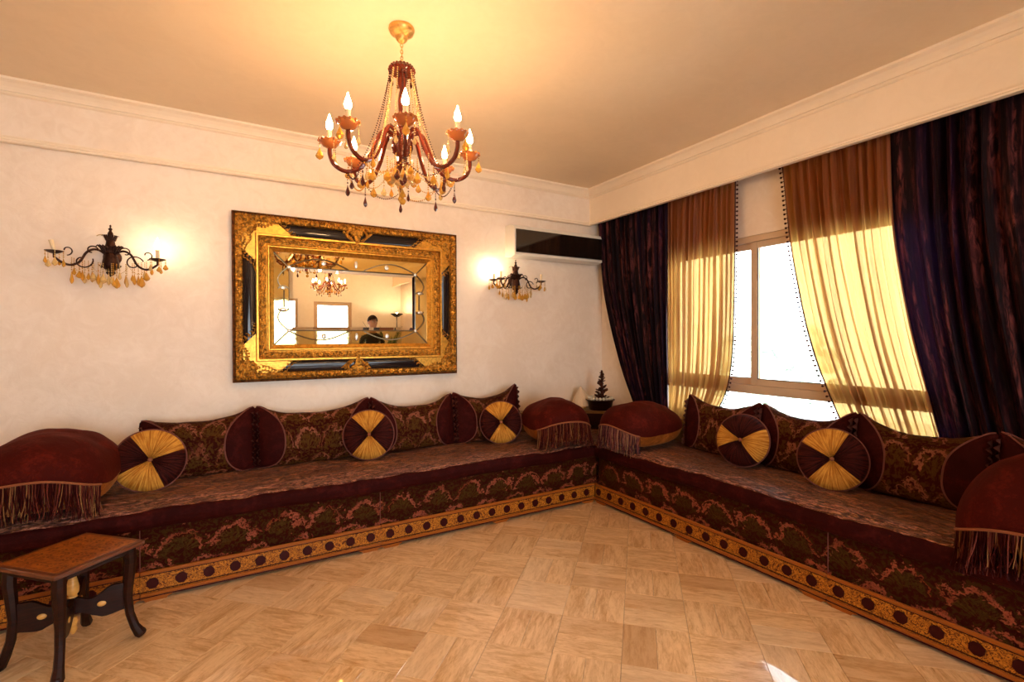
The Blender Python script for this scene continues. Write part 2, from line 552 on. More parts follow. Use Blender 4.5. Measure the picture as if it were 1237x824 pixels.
# ================================================================ mesh builder
class MB:
    def __init__(s):
        s.v, s.f, s.uv, s.mi = [], [], [], []
        s.X = Matrix.Identity(4)

    def vert(s, p):
        s.v.append(tuple(s.X @ Vector(p)))
        return len(s.v) - 1

    def face(s, idx, uv=None, mi=0):
        s.f.append(tuple(idx))
        s.uv.append(uv)
        s.mi.append(mi)

    def box(s, x0, x1, y0, y1, z0, z1, mi=0, skip=''):
        b = [s.vert((x, y, z)) for x in (x0, x1) for y in (y0, y1) for z in (z0, z1)]
        F = dict(l=(0, 1, 3, 2), r=(4, 6, 7, 5), f=(0, 4, 5, 1), k=(2, 3, 7, 6), b=(0, 2, 6, 4), t=(1, 5, 7, 3))
        for k, q in F.items():
            if k in skip:
                continue
            P = [s.v[b[i]] for i in q]
            if k in 'lr': uv = [(p[1], p[2]) for p in P]
            elif k in 'fk': uv = [(p[0], p[2]) for p in P]
            else: uv = [(p[0], p[1]) for p in P]
            s.face([b[i] for i in q], uv, mi)
        return s

    def bbox(s, x0, x1, y0, y1, z0, z1, b=0.01, mi=0):
        """box with chamfered edges"""
        pts = {}
        for ix, x in ((0, x0), (1, x1)):
            for iy, y in ((0, y0), (1, y1)):
                for iz, z in ((0, z0), (1, z1)):
                    sx, sy, sz = (1 - 2 * ix) * b, (1 - 2 * iy) * b, (1 - 2 * iz) * b
                    pts[ix, iy, iz] = (s.vert((x, y + sy, z + sz)), s.vert((x + sx, y, z + sz)), s.vert((x + sx, y + sy, z)))
        P = pts

        def q(ids):
            p = [s.v[i] for i in ids]
            s.face(ids, [(a[0] + a[1], a[2]) if abs(p[0][2] - p[2][2]) > 1e-6 or abs(p[1][2] - p[0][2]) > 1e-6 else (a[0], a[1]) for a in p], mi)
        q([P[0, 0, 0][0], P[0, 0, 1][0], P[0, 1, 1][0], P[0, 1, 0][0]])
        q([P[1, 0, 0][0], P[1, 1, 0][0], P[1, 1, 1][0], P[1, 0, 1][0]])
        q([P[0, 0, 0][1], P[1, 0, 0][1], P[1, 0, 1][1], P[0, 0, 1][1]])
        q([P[0, 1, 0][1], P[0, 1, 1][1], P[1, 1, 1][1], P[1, 1, 0][1]])
        q([P[0, 0, 0][2], P[0, 1, 0][2], P[1, 1, 0][2], P[1, 0, 0][2]])
        q([P[0, 0, 1][2], P[1, 0, 1][2], P[1, 1, 1][2], P[0, 1, 1][2]])
        for a in (0, 1):
            for c in (0, 1):
                q([P[a, c, 0][0], P[a, c, 1][0], P[a, c, 1][1], P[a, c, 0][1]])
                q([P[a, 0, c][0], P[a, 1, c][0], P[a, 1, c][2], P[a, 0, c][2]])
                q([P[0, a, c][1], P[1, a, c][1], P[1, a, c][2], P[0, a, c][2]])
                for d in (0, 1):
                    q([P[a, c, d][0], P[a, c, d][1], P[a, c, d][2]])
        return s

    def grid(s, fn, nu, nv, cu=False, cv=False, mi=0, uvf=None, mif=None):
        """fn(u,v)->point, u,v in 0..1"""
        U = nu if cu else nu + 1
        V = nv if cv else nv + 1
        base = len(s.v)
        for i in range(U):
            for j in range(V):
                s.vert(fn(i / nu, j / nv))
        for i in range(nu):
            for j in range(nv):
                a, b = i, (i + 1) % U if cu else i + 1
                c, d = j, (j + 1) % V if cv else j + 1
                uv = None
                if uvf:
                    uv = [uvf(i / nu, j / nv), uvf((i + 1) / nu, j / nv), uvf((i + 1) / nu, (j + 1) / nv), uvf(i / nu, (j + 1) / nv)]
                s.face([base + a * V + c, base + b * V + c, base + b * V + d, base + a * V + d], uv, mif(i, j) if mif else mi)
        return s

    def lathe(s, prof, seg=16, c=(0, 0, 0), mi=0, axis='z'):
        base = len(s.v)
        n = len(prof)
        for k in range(seg):
            a = 2 * PI * k / seg
            for r, z in prof:
                p = (r * math.cos(a), r * math.sin(a), z)
                if axis == 'y': p = (p[0], -p[2], p[1])
                if axis == 'x': p = (p[2], p[0], p[1])
                s.vert((c[0] + p[0], c[1] + p[1], c[2] + p[2]))
        for k in range(seg):
            k2 = (k + 1) % seg
            for j in range(n - 1):
                s.face([base + k * n + j, base + k2 * n + j, base + k2 * n + j + 1, base + k * n + j + 1], None, mi)
        return s

    def ball(s, c, r, seg=8, rings=5, sc=(1, 1, 1), mi=0):
        base = len(s.v)
        for j in range(1, rings):
            t = PI * j / rings
            for k in range(seg):
                a = 2 * PI * k / seg
                s.vert((c[0] + r * sc[0] * math.sin(t) * math.cos(a), c[1] + r * sc[1] * math.sin(t) * math.sin(a), c[2] + r * sc[2] * math.cos(t)))
        top = s.vert((c[0], c[1], c[2] + r * sc[2]))
        bot = s.vert((c[0], c[1], c[2] - r * sc[2]))
        for k in range(seg):
            k2 = (k + 1) % seg
            s.face([top, base + k, base + k2], None, mi)
            for j in range(rings - 2):
                s.face([base + j * seg + k, base + (j + 1) * seg + k, base + (j + 1) * seg + k2, base + j * seg + k2], None, mi)
            s.face([bot, base + (rings - 2) * seg + k2, base + (rings - 2) * seg + k], None, mi)
        return s

    def tube(s, pts, rad, seg=8, mi=0, caps=True, closed=False):
        pts = [Vector(p) for p in pts]
        n = len(pts)
        if not isinstance(rad, (list, tuple)): rad = [rad] * n
        base = len(s.v)
        prev = None
        for i, p in enumerate(pts):
            if closed:
                t = pts[(i + 1) % n] - pts[i - 1]
            else:
                t = pts[min(i + 1, n - 1)] - pts[max(i - 1, 0)]
            t.normalize()
            if prev is None:
                ref = Vector((0, 0, 1)) if abs(t.z) < 0.9 else Vector((1, 0, 0))
                a = t.cross(ref).normalized()
            else:
                a = (prev - t * prev.dot(t)).normalized()
            prev = a
            b = t.cross(a)
            for k in range(seg):
                an = 2 * PI * k / seg
                s.vert(p + (a * math.cos(an) + b * math.sin(an)) * rad[i])
        for i in range(n if closed else n - 1):
            i2 = (i + 1) % n
            for k in range(seg):
                k2 = (k + 1) % seg
                s.face([base + i * seg + k, base + i * seg + k2, base + i2 * seg + k2, base + i2 * seg + k], None, mi)
        if caps and not closed:
            s.face([base + k for k in range(seg)][::-1], None, mi)
            s.face([base + (n - 1) * seg + k for k in range(seg)], None, mi)
        return s

    def prism(s, prof, axis, a, b, mi=0):
        """closed 2-D profile swept straight along an axis ('x': prof=(y,z); 'y': prof=(x,z); 'z': prof=(x,y))"""
        def P(q, t):
            if axis == 'x': return (t, q[0], q[1])
            if axis == 'y': return (q[0], t, q[1])
            return (q[0], q[1], t)
        n = len(prof)
        A = [s.vert(P(q, a)) for q in prof]
        B = [s.vert(P(q, b)) for q in prof]
        for i in range(n):
            j = (i + 1) % n
            l0, l1 = 0, math.dist(prof[i], prof[j])
            s.face([A[i], A[j], B[j], B[i]], [(a, l0), (a, l1), (b, l1), (b, l0)], mi)
        s.face(A[::-1], None, mi)
        s.face(B, None, mi)
        return s

    def build(s, name, mats, parent=None, smooth=True, fix=True):
        me = bpy.data.meshes.new(name)
        me.from_pydata(s.v, [], s.f)
        if not isinstance(mats, (list, tuple)): mats = [mats]
        for q in mats: me.materials.append(M[q])
        me.polygons.foreach_set('material_index', s.mi)
        me.polygons.foreach_set('use_smooth', [smooth] * len(s.f))
        ul = me.uv_layers.new(name='UVMap')
        k = 0
        flat = []
        for f, uv in zip(s.f, s.uv):
            for i in range(len(f)):
                if uv: flat += [uv[i][0], uv[i][1]]
                else:
                    p = s.v[f[i]]
                    flat += [p[0] + p[1], p[2] + 0.3 * p[1]]
        ul.data.foreach_set('uv', flat)
        if fix:
            import bmesh
            bm = bmesh.new(); bm.from_mesh(me)
            bmesh.ops.recalc_face_normals(bm, faces=bm.faces)
            bm.to_mesh(me); bm.free()
        if smooth == 'auto' or smooth is True:
            try: me.set_sharp_from_angle(angle=R(38))
            except Exception: pass
        me.update()
        o = bpy.data.objects.new(name, me)
        COL.objects.link(o)
        if parent: o.parent = parent
        return o


def empty(name, label, cat, loc=(0, 0, 0), rot=(0, 0, 0), group=None, sc=None):
    o = bpy.data.objects.new(name, None)
    o.empty_display_size = 0.1
    COL.objects.link(o)
    o.location = loc
    o.rotation_euler = rot
    if sc: o.scale = (sc, sc, sc)
    o['label'] = label
    o['category'] = cat
    if group: o['group'] = group
    return o


def tag(o, label, cat, group=None):
    o['label'] = label; o['category'] = cat
    if group: o['group'] = group
    return o


def struct(o):
    o['kind'] = 'structure'
    return o


def copy_tree(o, parent=None):
    c = o.copy(); COL.objects.link(c)
    if parent: c.parent = parent
    for ch in o.children: copy_tree(ch, c)
    return c


def nz(x, y, z=0.0): return noise.noise(Vector((x, y, z)))


def lerp_tab(tab, z):
    """tab: list of (z, value) with descending z; smooth interpolation"""
    if z >= tab[0][0]: return tab[0][1]
    for (z0, a), (z1, b) in zip(tab, tab[1:]):
        if z >= z1:
            t = (z0 - z) / (z0 - z1)
            return a + (b - a) * t
    return tab[-1][1]

# ================================================================ the room
XL, XR, YA, YB, HC = -2.7, 3.545, 4.10, -3.10, 2.955
WT = 0.22

mb = MB(); mb.box(XL - WT, XR + WT, YB - WT, YA + WT, -0.2, -0.012)
floor = struct(mb.build('floor', 'grout', smooth=False))
mb = MB(); mb.box(XL - WT, XR + WT, YB - WT, YA + WT, HC, HC + 0.15)
struct(mb.build('ceiling', 'ceiling', smooth=False))
mb = MB(); mb.box(XL - WT, XR + WT, YA, YA + WT, -0.2, HC)
struct(mb.build('wall_back', 'wall', smooth=False))
mb = MB(); mb.box(XL - WT, XL, YB, YA, -0.2, HC)
struct(mb.build('wall_left', 'wall', smooth=False))
WY0, WY1, WZ0, WZ1 = 1.03, 3.23, 0.70, 2.19
mb = MB()
mb.box(XR, XR + WT, YB, WY0, -0.2, HC); mb.box(XR, XR + WT, WY1, YA, -0.2, HC)
mb.box(XR, XR + WT, WY0, WY1, -0.2, WZ0); mb.box(XR, XR + WT, WY0, WY1, WZ1, HC)
struct(mb.build('wall_right', 'wall', smooth=False))
mb = MB()
mb.box(XL - WT, -1.2, YB - WT, YB, -0.2, HC); mb.box(-1.2, 1.3, YB - WT, YB, -0.2, 0.5)
mb.box(-1.2, 1.3, YB - WT, YB, 2.25, HC); mb.box(1.3, 1.62, YB - WT, YB, -0.2, HC)
mb.box(1.62, 2.42, YB - WT, YB, 2.2, HC); mb.box(2.42, XR + WT, YB - WT, YB, -0.2, HC)
mb.box(1.62, 2.42, YB - WT, YB, -0.2, 0.0)
struct(mb.build('wall_front', 'wall_pale', smooth=False))

# crown mouldings and friezes
crown = [(0, 0), (0.095, 0), (0.095, -0.014), (0.088, -0.018), (0.070, -0.026), (0.052, -0.044), (0.042, -0.060), (0.040, -0.066), (0.026, -0.066), (0.020, -0.074), (0.008, -0.080), (0, -0.080)]
low = [(0, 0.035), (0.012, 0.035), (0.014, 0.028), (0.024, 0.026), (0.028, 0.018), (0.024, 0.010), (0.030, 0.006), (0.034, 0.0), (0.030, -0.008), (0, -0.010)]
mb = MB()
mb.box(XL, 3.385, 4.078, YA, 2.60, HC)
struct(mb.build('trim_1', 'wall', smooth=False))
mb = MB()
mb.prism([(4.079 - d, HC + z) for d, z in crown], 'x', XL, 3.37)
struct(mb.build('trim_2', 'trim', smooth=False))
mb = MB()
mb.prism([(4.079 - d, 2.595 + z) for d, z in low], 'x', XL, 3.37)
struct(mb.build('trim_3', 'trim', smooth=False))
mb = MB(); mb.box(3.36, 3.385, YB, YA, 2.595, HC)
struct(mb.build('trim_4', 'trim', smooth=False))
mb = MB(); mb.prism([(3.361 - d, HC + z) for d, z in crown], 'y', YB, 4.079)
struct(mb.build('trim_5', 'trim', smooth=False))
mb = MB(); mb.prism([(3.361 - d * 0.8, 2.600 + z) for d, z in low], 'y', YB, 4.079)
struct(mb.build('trim_6', 'trim', smooth=False))
mb = MB(); mb.prism([(XL + d, HC + z) for d, z in crown], 'y', YB, 4.079)
struct(mb.build('trim_7', 'trim', smooth=False))
mb = MB(); mb.prism([(YB + d, HC + z) for d, z in crown], 'x', XL, 3.36)
struct(mb.build('trim_8', 'trim', smooth=False))
mb = MB(); mb.box(XL, 2.4 - 0.78 - 0.0, YB, YB + 0.015, 0, 0.1)
struct(mb.build('baseboard_front', 'trim', smooth=False))

# floor tiles laid in a basket weave at 45 degrees
P0 = Vector((1.447, 1.977))
e1 = Vector((math.cos(R(-45)), math.sin(R(-45)))); e2 = Vector((math.cos(R(45)), math.sin(R(45))))
CS = 0.30
tiles = []
for i in range(-24, 25):
    for j in range(-24, 25):
        for k in (0, 1):
            if (i + j) % 2 == 0:
                c = P0 + e1 * ((i + 0.25 + 0.5 * k) * CS) + e2 * ((j + 0.5) * CS); ang = R(45)
            else:
                c = P0 + e1 * ((i + 0.5) * CS) + e2 * ((j + 0.25 + 0.5 * k) * CS); ang = R(-45)
            if XL + 0.1 < c.x < XR - 0.1 and YB + 0.1 < c.y < YA - 0.1:
                tiles.append((c, ang))


def screen(p):
    v = Vector(p) - Vector((0, 0, 1.4)); d = v.dot(fw)
    if d < 0.1: return None
    return 618.5 + 586.5 * v.dot(rr) / d, 412 - 586.5 * v.dot(uu) / d, d


near, rest = [], []
for c, a in tiles:
    q = screen((c.x, c.y, 0))
    vis = q and -60 < q[0] < 1300 and 560 < q[1] < 900 and c.x < 2.85 and c.y < 3.35
    (near if vis else rest).append((q[2] if q else 99, c, a))
near.sort(key=lambda t: t[0])
rest += near[300:]; near = near[:300]
HL, HW = 0.15 - 0.0006, 0.075 - 0.0006


def tile_box(mb, off=(0, 0)):
    b = 0.0010
    z = 0.0
    lo = [(-HL, -HW), (HL, -HW), (HL, HW), (-HL, HW)]
    hi = [(-HL + b, -HW + b), (HL - b, -HW + b), (HL - b, HW - b), (-HL + b, HW - b)]
    B = [mb.vert((x, y, -0.012)) for x, y in lo]; Cc = [mb.vert((x, y, -b)) for x, y in lo]; T = [mb.vert((x, y, z)) for x, y in hi]
    uvq = lambda pts: [(p[0] + off[0], p[1] + off[1]) for p in pts]
    mb.face(T, uvq(hi))
    for i in range(4):
        j = (i + 1) % 4
        mb.face([B[i], B[j], Cc[j], Cc[i]], uvq([lo[i], lo[j], lo[j], lo[i]]))
        mb.face([Cc[i], Cc[j], T[j], T[i]], uvq([lo[i], lo[j], hi[j], hi[i]]))


variants = []
for k in range(2):
    mb = MB(); tile_box(mb, (0.7 * k, 0.4 * k)); o = mb.build('tile', 'tile', floor, smooth=False); variants.append(o)
for n, (_, c, a) in enumerate(near):
    o = variants[n] if n < 2 else variants[n % 2].copy()
    if n >= 2: COL.objects.link(o)
    o.parent = floor
    o.location = (c.x, c.y, 0); o.rotation_euler = (0, 0, a)
mb = MB()
for _, c, a in rest:
    mb.X = Matrix.Translation((c.x, c.y, 0)) @ Matrix.Rotation(a, 4, 'Z')
    tile_box(mb, (rnd.random() * 9, rnd.random() * 9))
o = mb.build('tiles', 'tile', floor, smooth=False); o['kind'] = 'stuff'

# ---------------------------------------------------------------- windows
def window_x(name, x, y0, y1, z0, z1, ym, zt):
    """two sliding leaves over a fixed lower light, in the right-hand wall"""
    fr = MB()
    w = 0.05
    fr.bbox(x, x + 0.07, y0, y0 + w, z0, z1, 0.004); fr.bbox(x, x + 0.07, y1 - w, y1, z0, z1, 0.004)
    fr.bbox(x, x + 0.07, y0 + w, y1 - w, z1 - w, z1, 0.004); fr.bbox(x, x + 0.07, y0 + w, y1 - w, z0, z0 + w, 0.004)
    fr.bbox(x - 0.005, x + 0.075, y0 + w, y1 - w, zt - 0.045, zt + 0.022, 0.004)
    f = struct(fr.build(name, 'alu'))
    for k, (a, b, dx) in enumerate(((y0 + w, ym + 0.03, 0.012), (ym - 0.03, y1 - w, 0.04))):
        s = MB(); sw = 0.055; A, B = zt + 0.022, z1 - w
        s.bbox(x + dx, x + dx + 0.025, a, a + sw, A, B, 0.003); s.bbox(x + dx, x + dx + 0.025, b - sw, b, A, B, 0.003)
        s.bbox(x + dx, x + dx + 0.025, a + sw, b - sw, A, A + 0.05, 0.003); s.bbox(x + dx, x + dx + 0.025, a + sw, b - sw, B - 0.05, B, 0.003)
        so = s.build('sash', 'alu', f)
        g = MB(); g.box(x + dx + 0.010, x + dx + 0.015, a + sw, b - sw, A + 0.05, B - 0.05)
        g.build('pane', 'glass', so, smooth=False)
        q = MB(); t = 0.006
        for (p0, p1, p2, p3) in ((a + sw, a + sw + t, A + 0.05, B - 0.05), (b - sw - t, b - sw, A + 0.05, B - 0.05), (a + sw, b - sw, A + 0.05, A + 0.05 + t)):
            q.box(x + dx + 0.004, x + dx + 0.009, p0, p1, p2, p3)
        q.build('gasket', 'gasket', so, smooth=False)
    g = MB(); g.box(x + 0.03, x + 0.035, y0 + w, y1 - w, z0 + w, zt - 0.045)
    g.build('pane', 'glass', f, smooth=False)
    return f


window_x('window_1', XR + 0.005, WY0, WY1, WZ0, WZ1, 2.325, 0.995)
mb = MB()
for a, b in ((-1.2, 0.05), (0.05, 1.3)):
    mb.bbox(a, a + 0.05, YB - 0.1, YB - 0.04, 0.5, 2.25, 0.004); mb.bbox(b - 0.05, b, YB - 0.1, YB - 0.04, 0.5, 2.25, 0.004)
    mb.bbox(a + 0.05, b - 0.05, YB - 0.1, YB - 0.04, 0.5, 0.55, 0.004); mb.bbox(a + 0.05, b - 0.05, YB - 0.1, YB - 0.04, 2.2, 2.25, 0.004)
w2 = struct(mb.build('window_2', 'alu'))
for a, b in ((-1.2, 0.05), (0.05, 1.3)):
    mb = MB(); mb.box(a + 0.05, b - 0.05, YB - 0.075, YB - 0.07, 0.55, 2.2); mb.build('pane', 'glass', w2, smooth=False)
mb = MB()
mb.bbox(1.62, 1.70, YB - 0.1, YB - 0.04, 0.0, 2.2, 0.004); mb.bbox(2.34, 2.42, YB - 0.1, YB - 0.04, 0.0, 2.2, 0.004)
mb.bbox(1.70, 2.34, YB - 0.1, YB - 0.04, 2.12, 2.2, 0.004); mb.bbox(1.70, 2.34, YB - 0.1, YB - 0.04, 0.0, 0.14, 0.004)
d1 = struct(mb.build('door_1', 'alu'))
mb = MB(); mb.box(1.70, 2.34, YB - 0.075, YB - 0.07, 0.14, 2.12); mb.build('pane', 'glass', d1, smooth=False)
mb = MB(); mb.tube([(2.37, YB - 0.03, 1.02), (2.37, YB + 0.01, 1.02), (2.27, YB + 0.01, 1.02)], 0.009); mb.build('door_handle', 'brass', d1)

# ================================================================ sofas
FY, FX = 3.21, 2.69          # front faces of the two plinths
SEAT = 0.492


def plinth_profile(mbx, axis, face, a, b, sgn=-1):
    """mouldings of the plinth board between a and b; face is the coordinate of the front"""
    pass


def make_sofa(name, label, axis):
    """axis 'x': sofa along the back wall, front at y=FY; axis 'y': along the right wall, front at x=FX"""
    t = empty(name, label, 'sofa', (0, 0, 0), group='low banquette sofas lining the two walls')
    if axis == 'x':
        A0, A1 = -2.30, 3.20
        P = lambda a, d, z: (a, FY + d, z)           # d: depth into the sofa
        joints = [-2.30, -1.0, 0.10 - 0.51, 0.867, 2.655, ]
        vis0, vis1 = -2.30, FX
    else:
        A0, A1 = 0.05 - 0.6, FY - 0.036
        P = lambda a, d, z: (FX + d, a, z)
        joints = [A0, 1.10, 3.21 - 0.02]
        vis0, vis1 = A0, A1

    def bx(mb, a0, a1, d0, d1, z0, z1, b=0.0):
        p, q = P(a0, d0, z0), P(a1, d1, z1)
        lo = [min(p[i], q[i]) for i in range(3)]; hi = [max(p[i], q[i]) for i in range(3)]
        if b: mb.bbox(lo[0], hi[0], lo[1], hi[1], lo[2], hi[2], b)
        else: mb.box(lo[0], hi[0], lo[1], hi[1], lo[2], hi[2])
    # plinth boards with feet, mouldings, rosettes
    js = [j for j in joints if vis0 - 0.01 <= j <= vis1 + 0.01]
    if axis == 'x': js = [-2.30, -0.41, 0.867, FX]
    else: js = [A0, 1.35, A1 + 0.026]
    for j0, j1 in zip(js, js[1:]):
        mb = MB()
        bx(mb, j0 + 0.0008, j1 - 0.0008, 0.0, 0.03, 0.020, 0.150)
        pl = mb.build('plinth_board', 'plinth', t, smooth=False)
        mb = MB()
        bx(mb, j0 + 0.0008, j1 - 0.0008, -0.010, 0.0, 0.142, 0.163, 0.003)
        bx(mb, j0 + 0.0008, j1 - 0.0008, -0.008, 0.0, 0.026, 0.046, 0.003)
        mb.build('moulding', 'plinth_plain', pl)
        mb = MB()
        bx(mb, j0 + 0.0008, j1 - 0.0008, -0.003, 0.0, 0.136, 0.1405)
        bx(mb, j0 + 0.0008, j1 - 0.0008, -0.003, 0.0, 0.0495, 0.054)
        bx(mb, j0 + 0.0008, j1 - 0.0008, -0.005, 0.0, 0.018, 0.0255)
        mb.build('inlay_line', 'plinth_line', pl, smooth=False)
        # bracket feet at the two ends of each board
        nf = max(1, int((j1 - j0) / 0.9))
        cs = [j0 + 0.07, j1 - 0.07] + [j0 + (j1 - j0) * k / nf for k in range(1, nf)]
        for c in cs:
            mb = MB()
            pr = [(c - 0.075, 0.020), (c - 0.065, 0.013), (c - 0.055, 0.011), (c - 0.045, 0.0), (c + 0.045, 0.0), (c + 0.055, 0.011), (c + 0.065, 0.013), (c + 0.075, 0.020)]
            if axis == 'x': mb.prism(pr, 'y', FY - 0.006, FY + 0.03)
            else:
                n0 = len(mb.v)
                mb.prism(pr, 'y', 0.0, 0.036)
                for i in range(n0, len(mb.v)):
                    x, y, z = mb.v[i]; mb.v[i] = (FX - 0.006 + y, x, z)
            mb.build('bracket_foot', 'plinth_plain', pl, smooth=False)
    # dark board standing in for the shade behind the feet
    mb = MB(); bx(mb, js[0], js[-1], 0.05, 0.06, 0.0, 0.10); mb.build('recess_shade', 'rosette', t, smooth=False)
    # rosettes
    src = None
    ph = (0.929, 0.1285) if axis == 'x' else (1.028, 0.1330)
    k0 = math.ceil((js[0] + 0.06 - ph[0]) / ph[1]); k1 = int((js[-1] - 0.03 - ph[0]) / ph[1])
    for k in range(k0, k1 + 1):
        a = ph[0] + k * ph[1]
        if src is None:
            mb = MB()
            n = 8
            ring = []
            for q in range(n):
                an = 2 * PI * (q + 0.5) / n
                ring.append((0.030 * math.cos(an) * (1.0 if q % 2 else 0.92), 0.030 * math.sin(an)))
            pr = ring
            if axis == 'x': mb.prism(pr, 'y', 0.0, -0.0045)
            else:
                mb.prism(pr, 'y', 0.0, 0.0045)
                mb.v = [(-y, x, z) for x, y, z in mb.v]
            # pale outline
            src = mb.build('rosette', 'rosette', t, smooth=False)
            o = src
        else:
            o = src.copy(); COL.objects.link(o); o.parent = t
        o.location = P(a, 0.0, 0.0925)
    # upholstered base
    mb = MB()
    bx(mb, A0 if axis == 'x' else A0, 3.40 if axis == 'x' else A1, 0.012, 0.72, 0.150, 0.41)
    base = mb.build('upholstered_base', 'brocade', t, smooth=False)
    mb = MB()
    if axis == 'x':
        sj = [-0.41, 0.867]
    else: sj = [1.35]
    for a in sj: bx(mb, a - 0.002, a + 0.002, 0.008, 0.012, 0.165, 0.405)
    mb.build('seam', 'piping', base, smooth=False)
    # mattress: rolled front edge, rumpled top
    e0, e1_ = (A0, A1 + 0.2) if axis == 'x' else (A0, A1)
    n = int((e1_ - e0) / 0.025)
    # profile by arc length v: front bottom -> lip -> top -> back
    prof = [(0.03, 0.385), (-0.012, 0.386), (-0.028, 0.402), (-0.034, 0.435), (-0.026, 0.468), (-0.008, 0.486), (0.03, 0.494), (0.10, 0.498),
            (0.20, 0.498), (0.30, 0.497), (0.40, 0.496), (0.50, 0.495), (0.60, 0.495), (0.70, 0.494), (0.735, 0.48), (0.74, 0.42)]
    fine = []
    for i in range(len(prof) - 1):
        for q in range(3):
            t_ = q / 3
            fine.append((prof[i][0] * (1 - t_) + prof[i + 1][0] * t_, prof[i][1] * (1 - t_) + prof[i + 1][1] * t_))
    fine.append(prof[-1])
    L = [0]
    for p, q in zip(fine, fine[1:]): L.append(L[-1] + math.dist(p, q))
    so = 0.0 if axis == 'x' else 50.0

    def fn(u, v):
        a = e0 + (e1_ - e0) * u
        i = round(v * (len(fine) - 1))
        d, z = fine[i]
        w = 1.0 if 4 < i < len(fine) - 5 else 0.35
        z += w * (0.012 * nz(a * 3 + so, d * 9, 1.0) + 0.012 * abs(nz(a * 2.2 + so, d * 17 + a * 2, 8.0)) + 0.008 * nz(a * 9 + so + d * 9, d * 26, 4.0) + 0.004 * nz(a * 24 + so, d * 60, 6.0))
        if d < 0: d += 0.008 * nz(a * 4 + so, z * 10, 7.0); z += 0.012 * nz(a * 2 + so, 2.2, 3.3)
        p = P(a, d, z)
        return p
    mb = MB()
    mb.grid(fn, n, len(fine) - 1, uvf=lambda u, v: (e0 + (e1_ - e0) * u + so * 0.1, L[round(v * (len(fine) - 1))]),
            mif=lambda i, j: 1 if j < 14 else 0)
    mt = mb.build('mattress', ['seat', 'velvet_end'], t)
    return t


sofaA = make_sofa('banquette_sofa', 'long brocade banquette sofa under the gilt mirror along the back wall', 'x')
sofaB = make_sofa('banquette_sofa', 'long brocade banquette sofa under the window along the right wall', 'y')

# ledge behind both sofas
mb = MB()
mb.bbox(-2.3, 2.84, 3.985, 4.085, 0.0, 0.676, 0.003)
tag(mb.build('back_ledge', 'ledge', smooth=False), 'olive brown ledge along the wall behind the mirror-side sofa', 'shelf')
mb = MB(); mb.bbox(3.435, 3.535, -0.55, 3.48, 0.0, 0.676, 0.003)
tag(mb.build('back_ledge', 'ledge', smooth=False), 'olive brown ledge under the window behind the curtains', 'shelf')
mb = MB(); mb.prism([(2.845, 3.90), (2.845, 3.985), (2.845, 4.085), (3.535, 4.085), (3.535, 3.485), (3.33, 3.485)], 'z', 0.652, 0.676)
cs_ = tag(mb.build('corner_shelf', 'ledge', smooth=False), 'olive brown corner shelf carrying the cone-tree ornament', 'shelf')
mb = MB(); mb.prism([(2.855, 3.912), (2.855, 4.075), (3.525, 4.075), (3.525, 3.50), (3.34, 3.50)], 'z', 0.50, 0.652)
mb.build('front_panel', 'dark_wood', cs_, smooth=False)

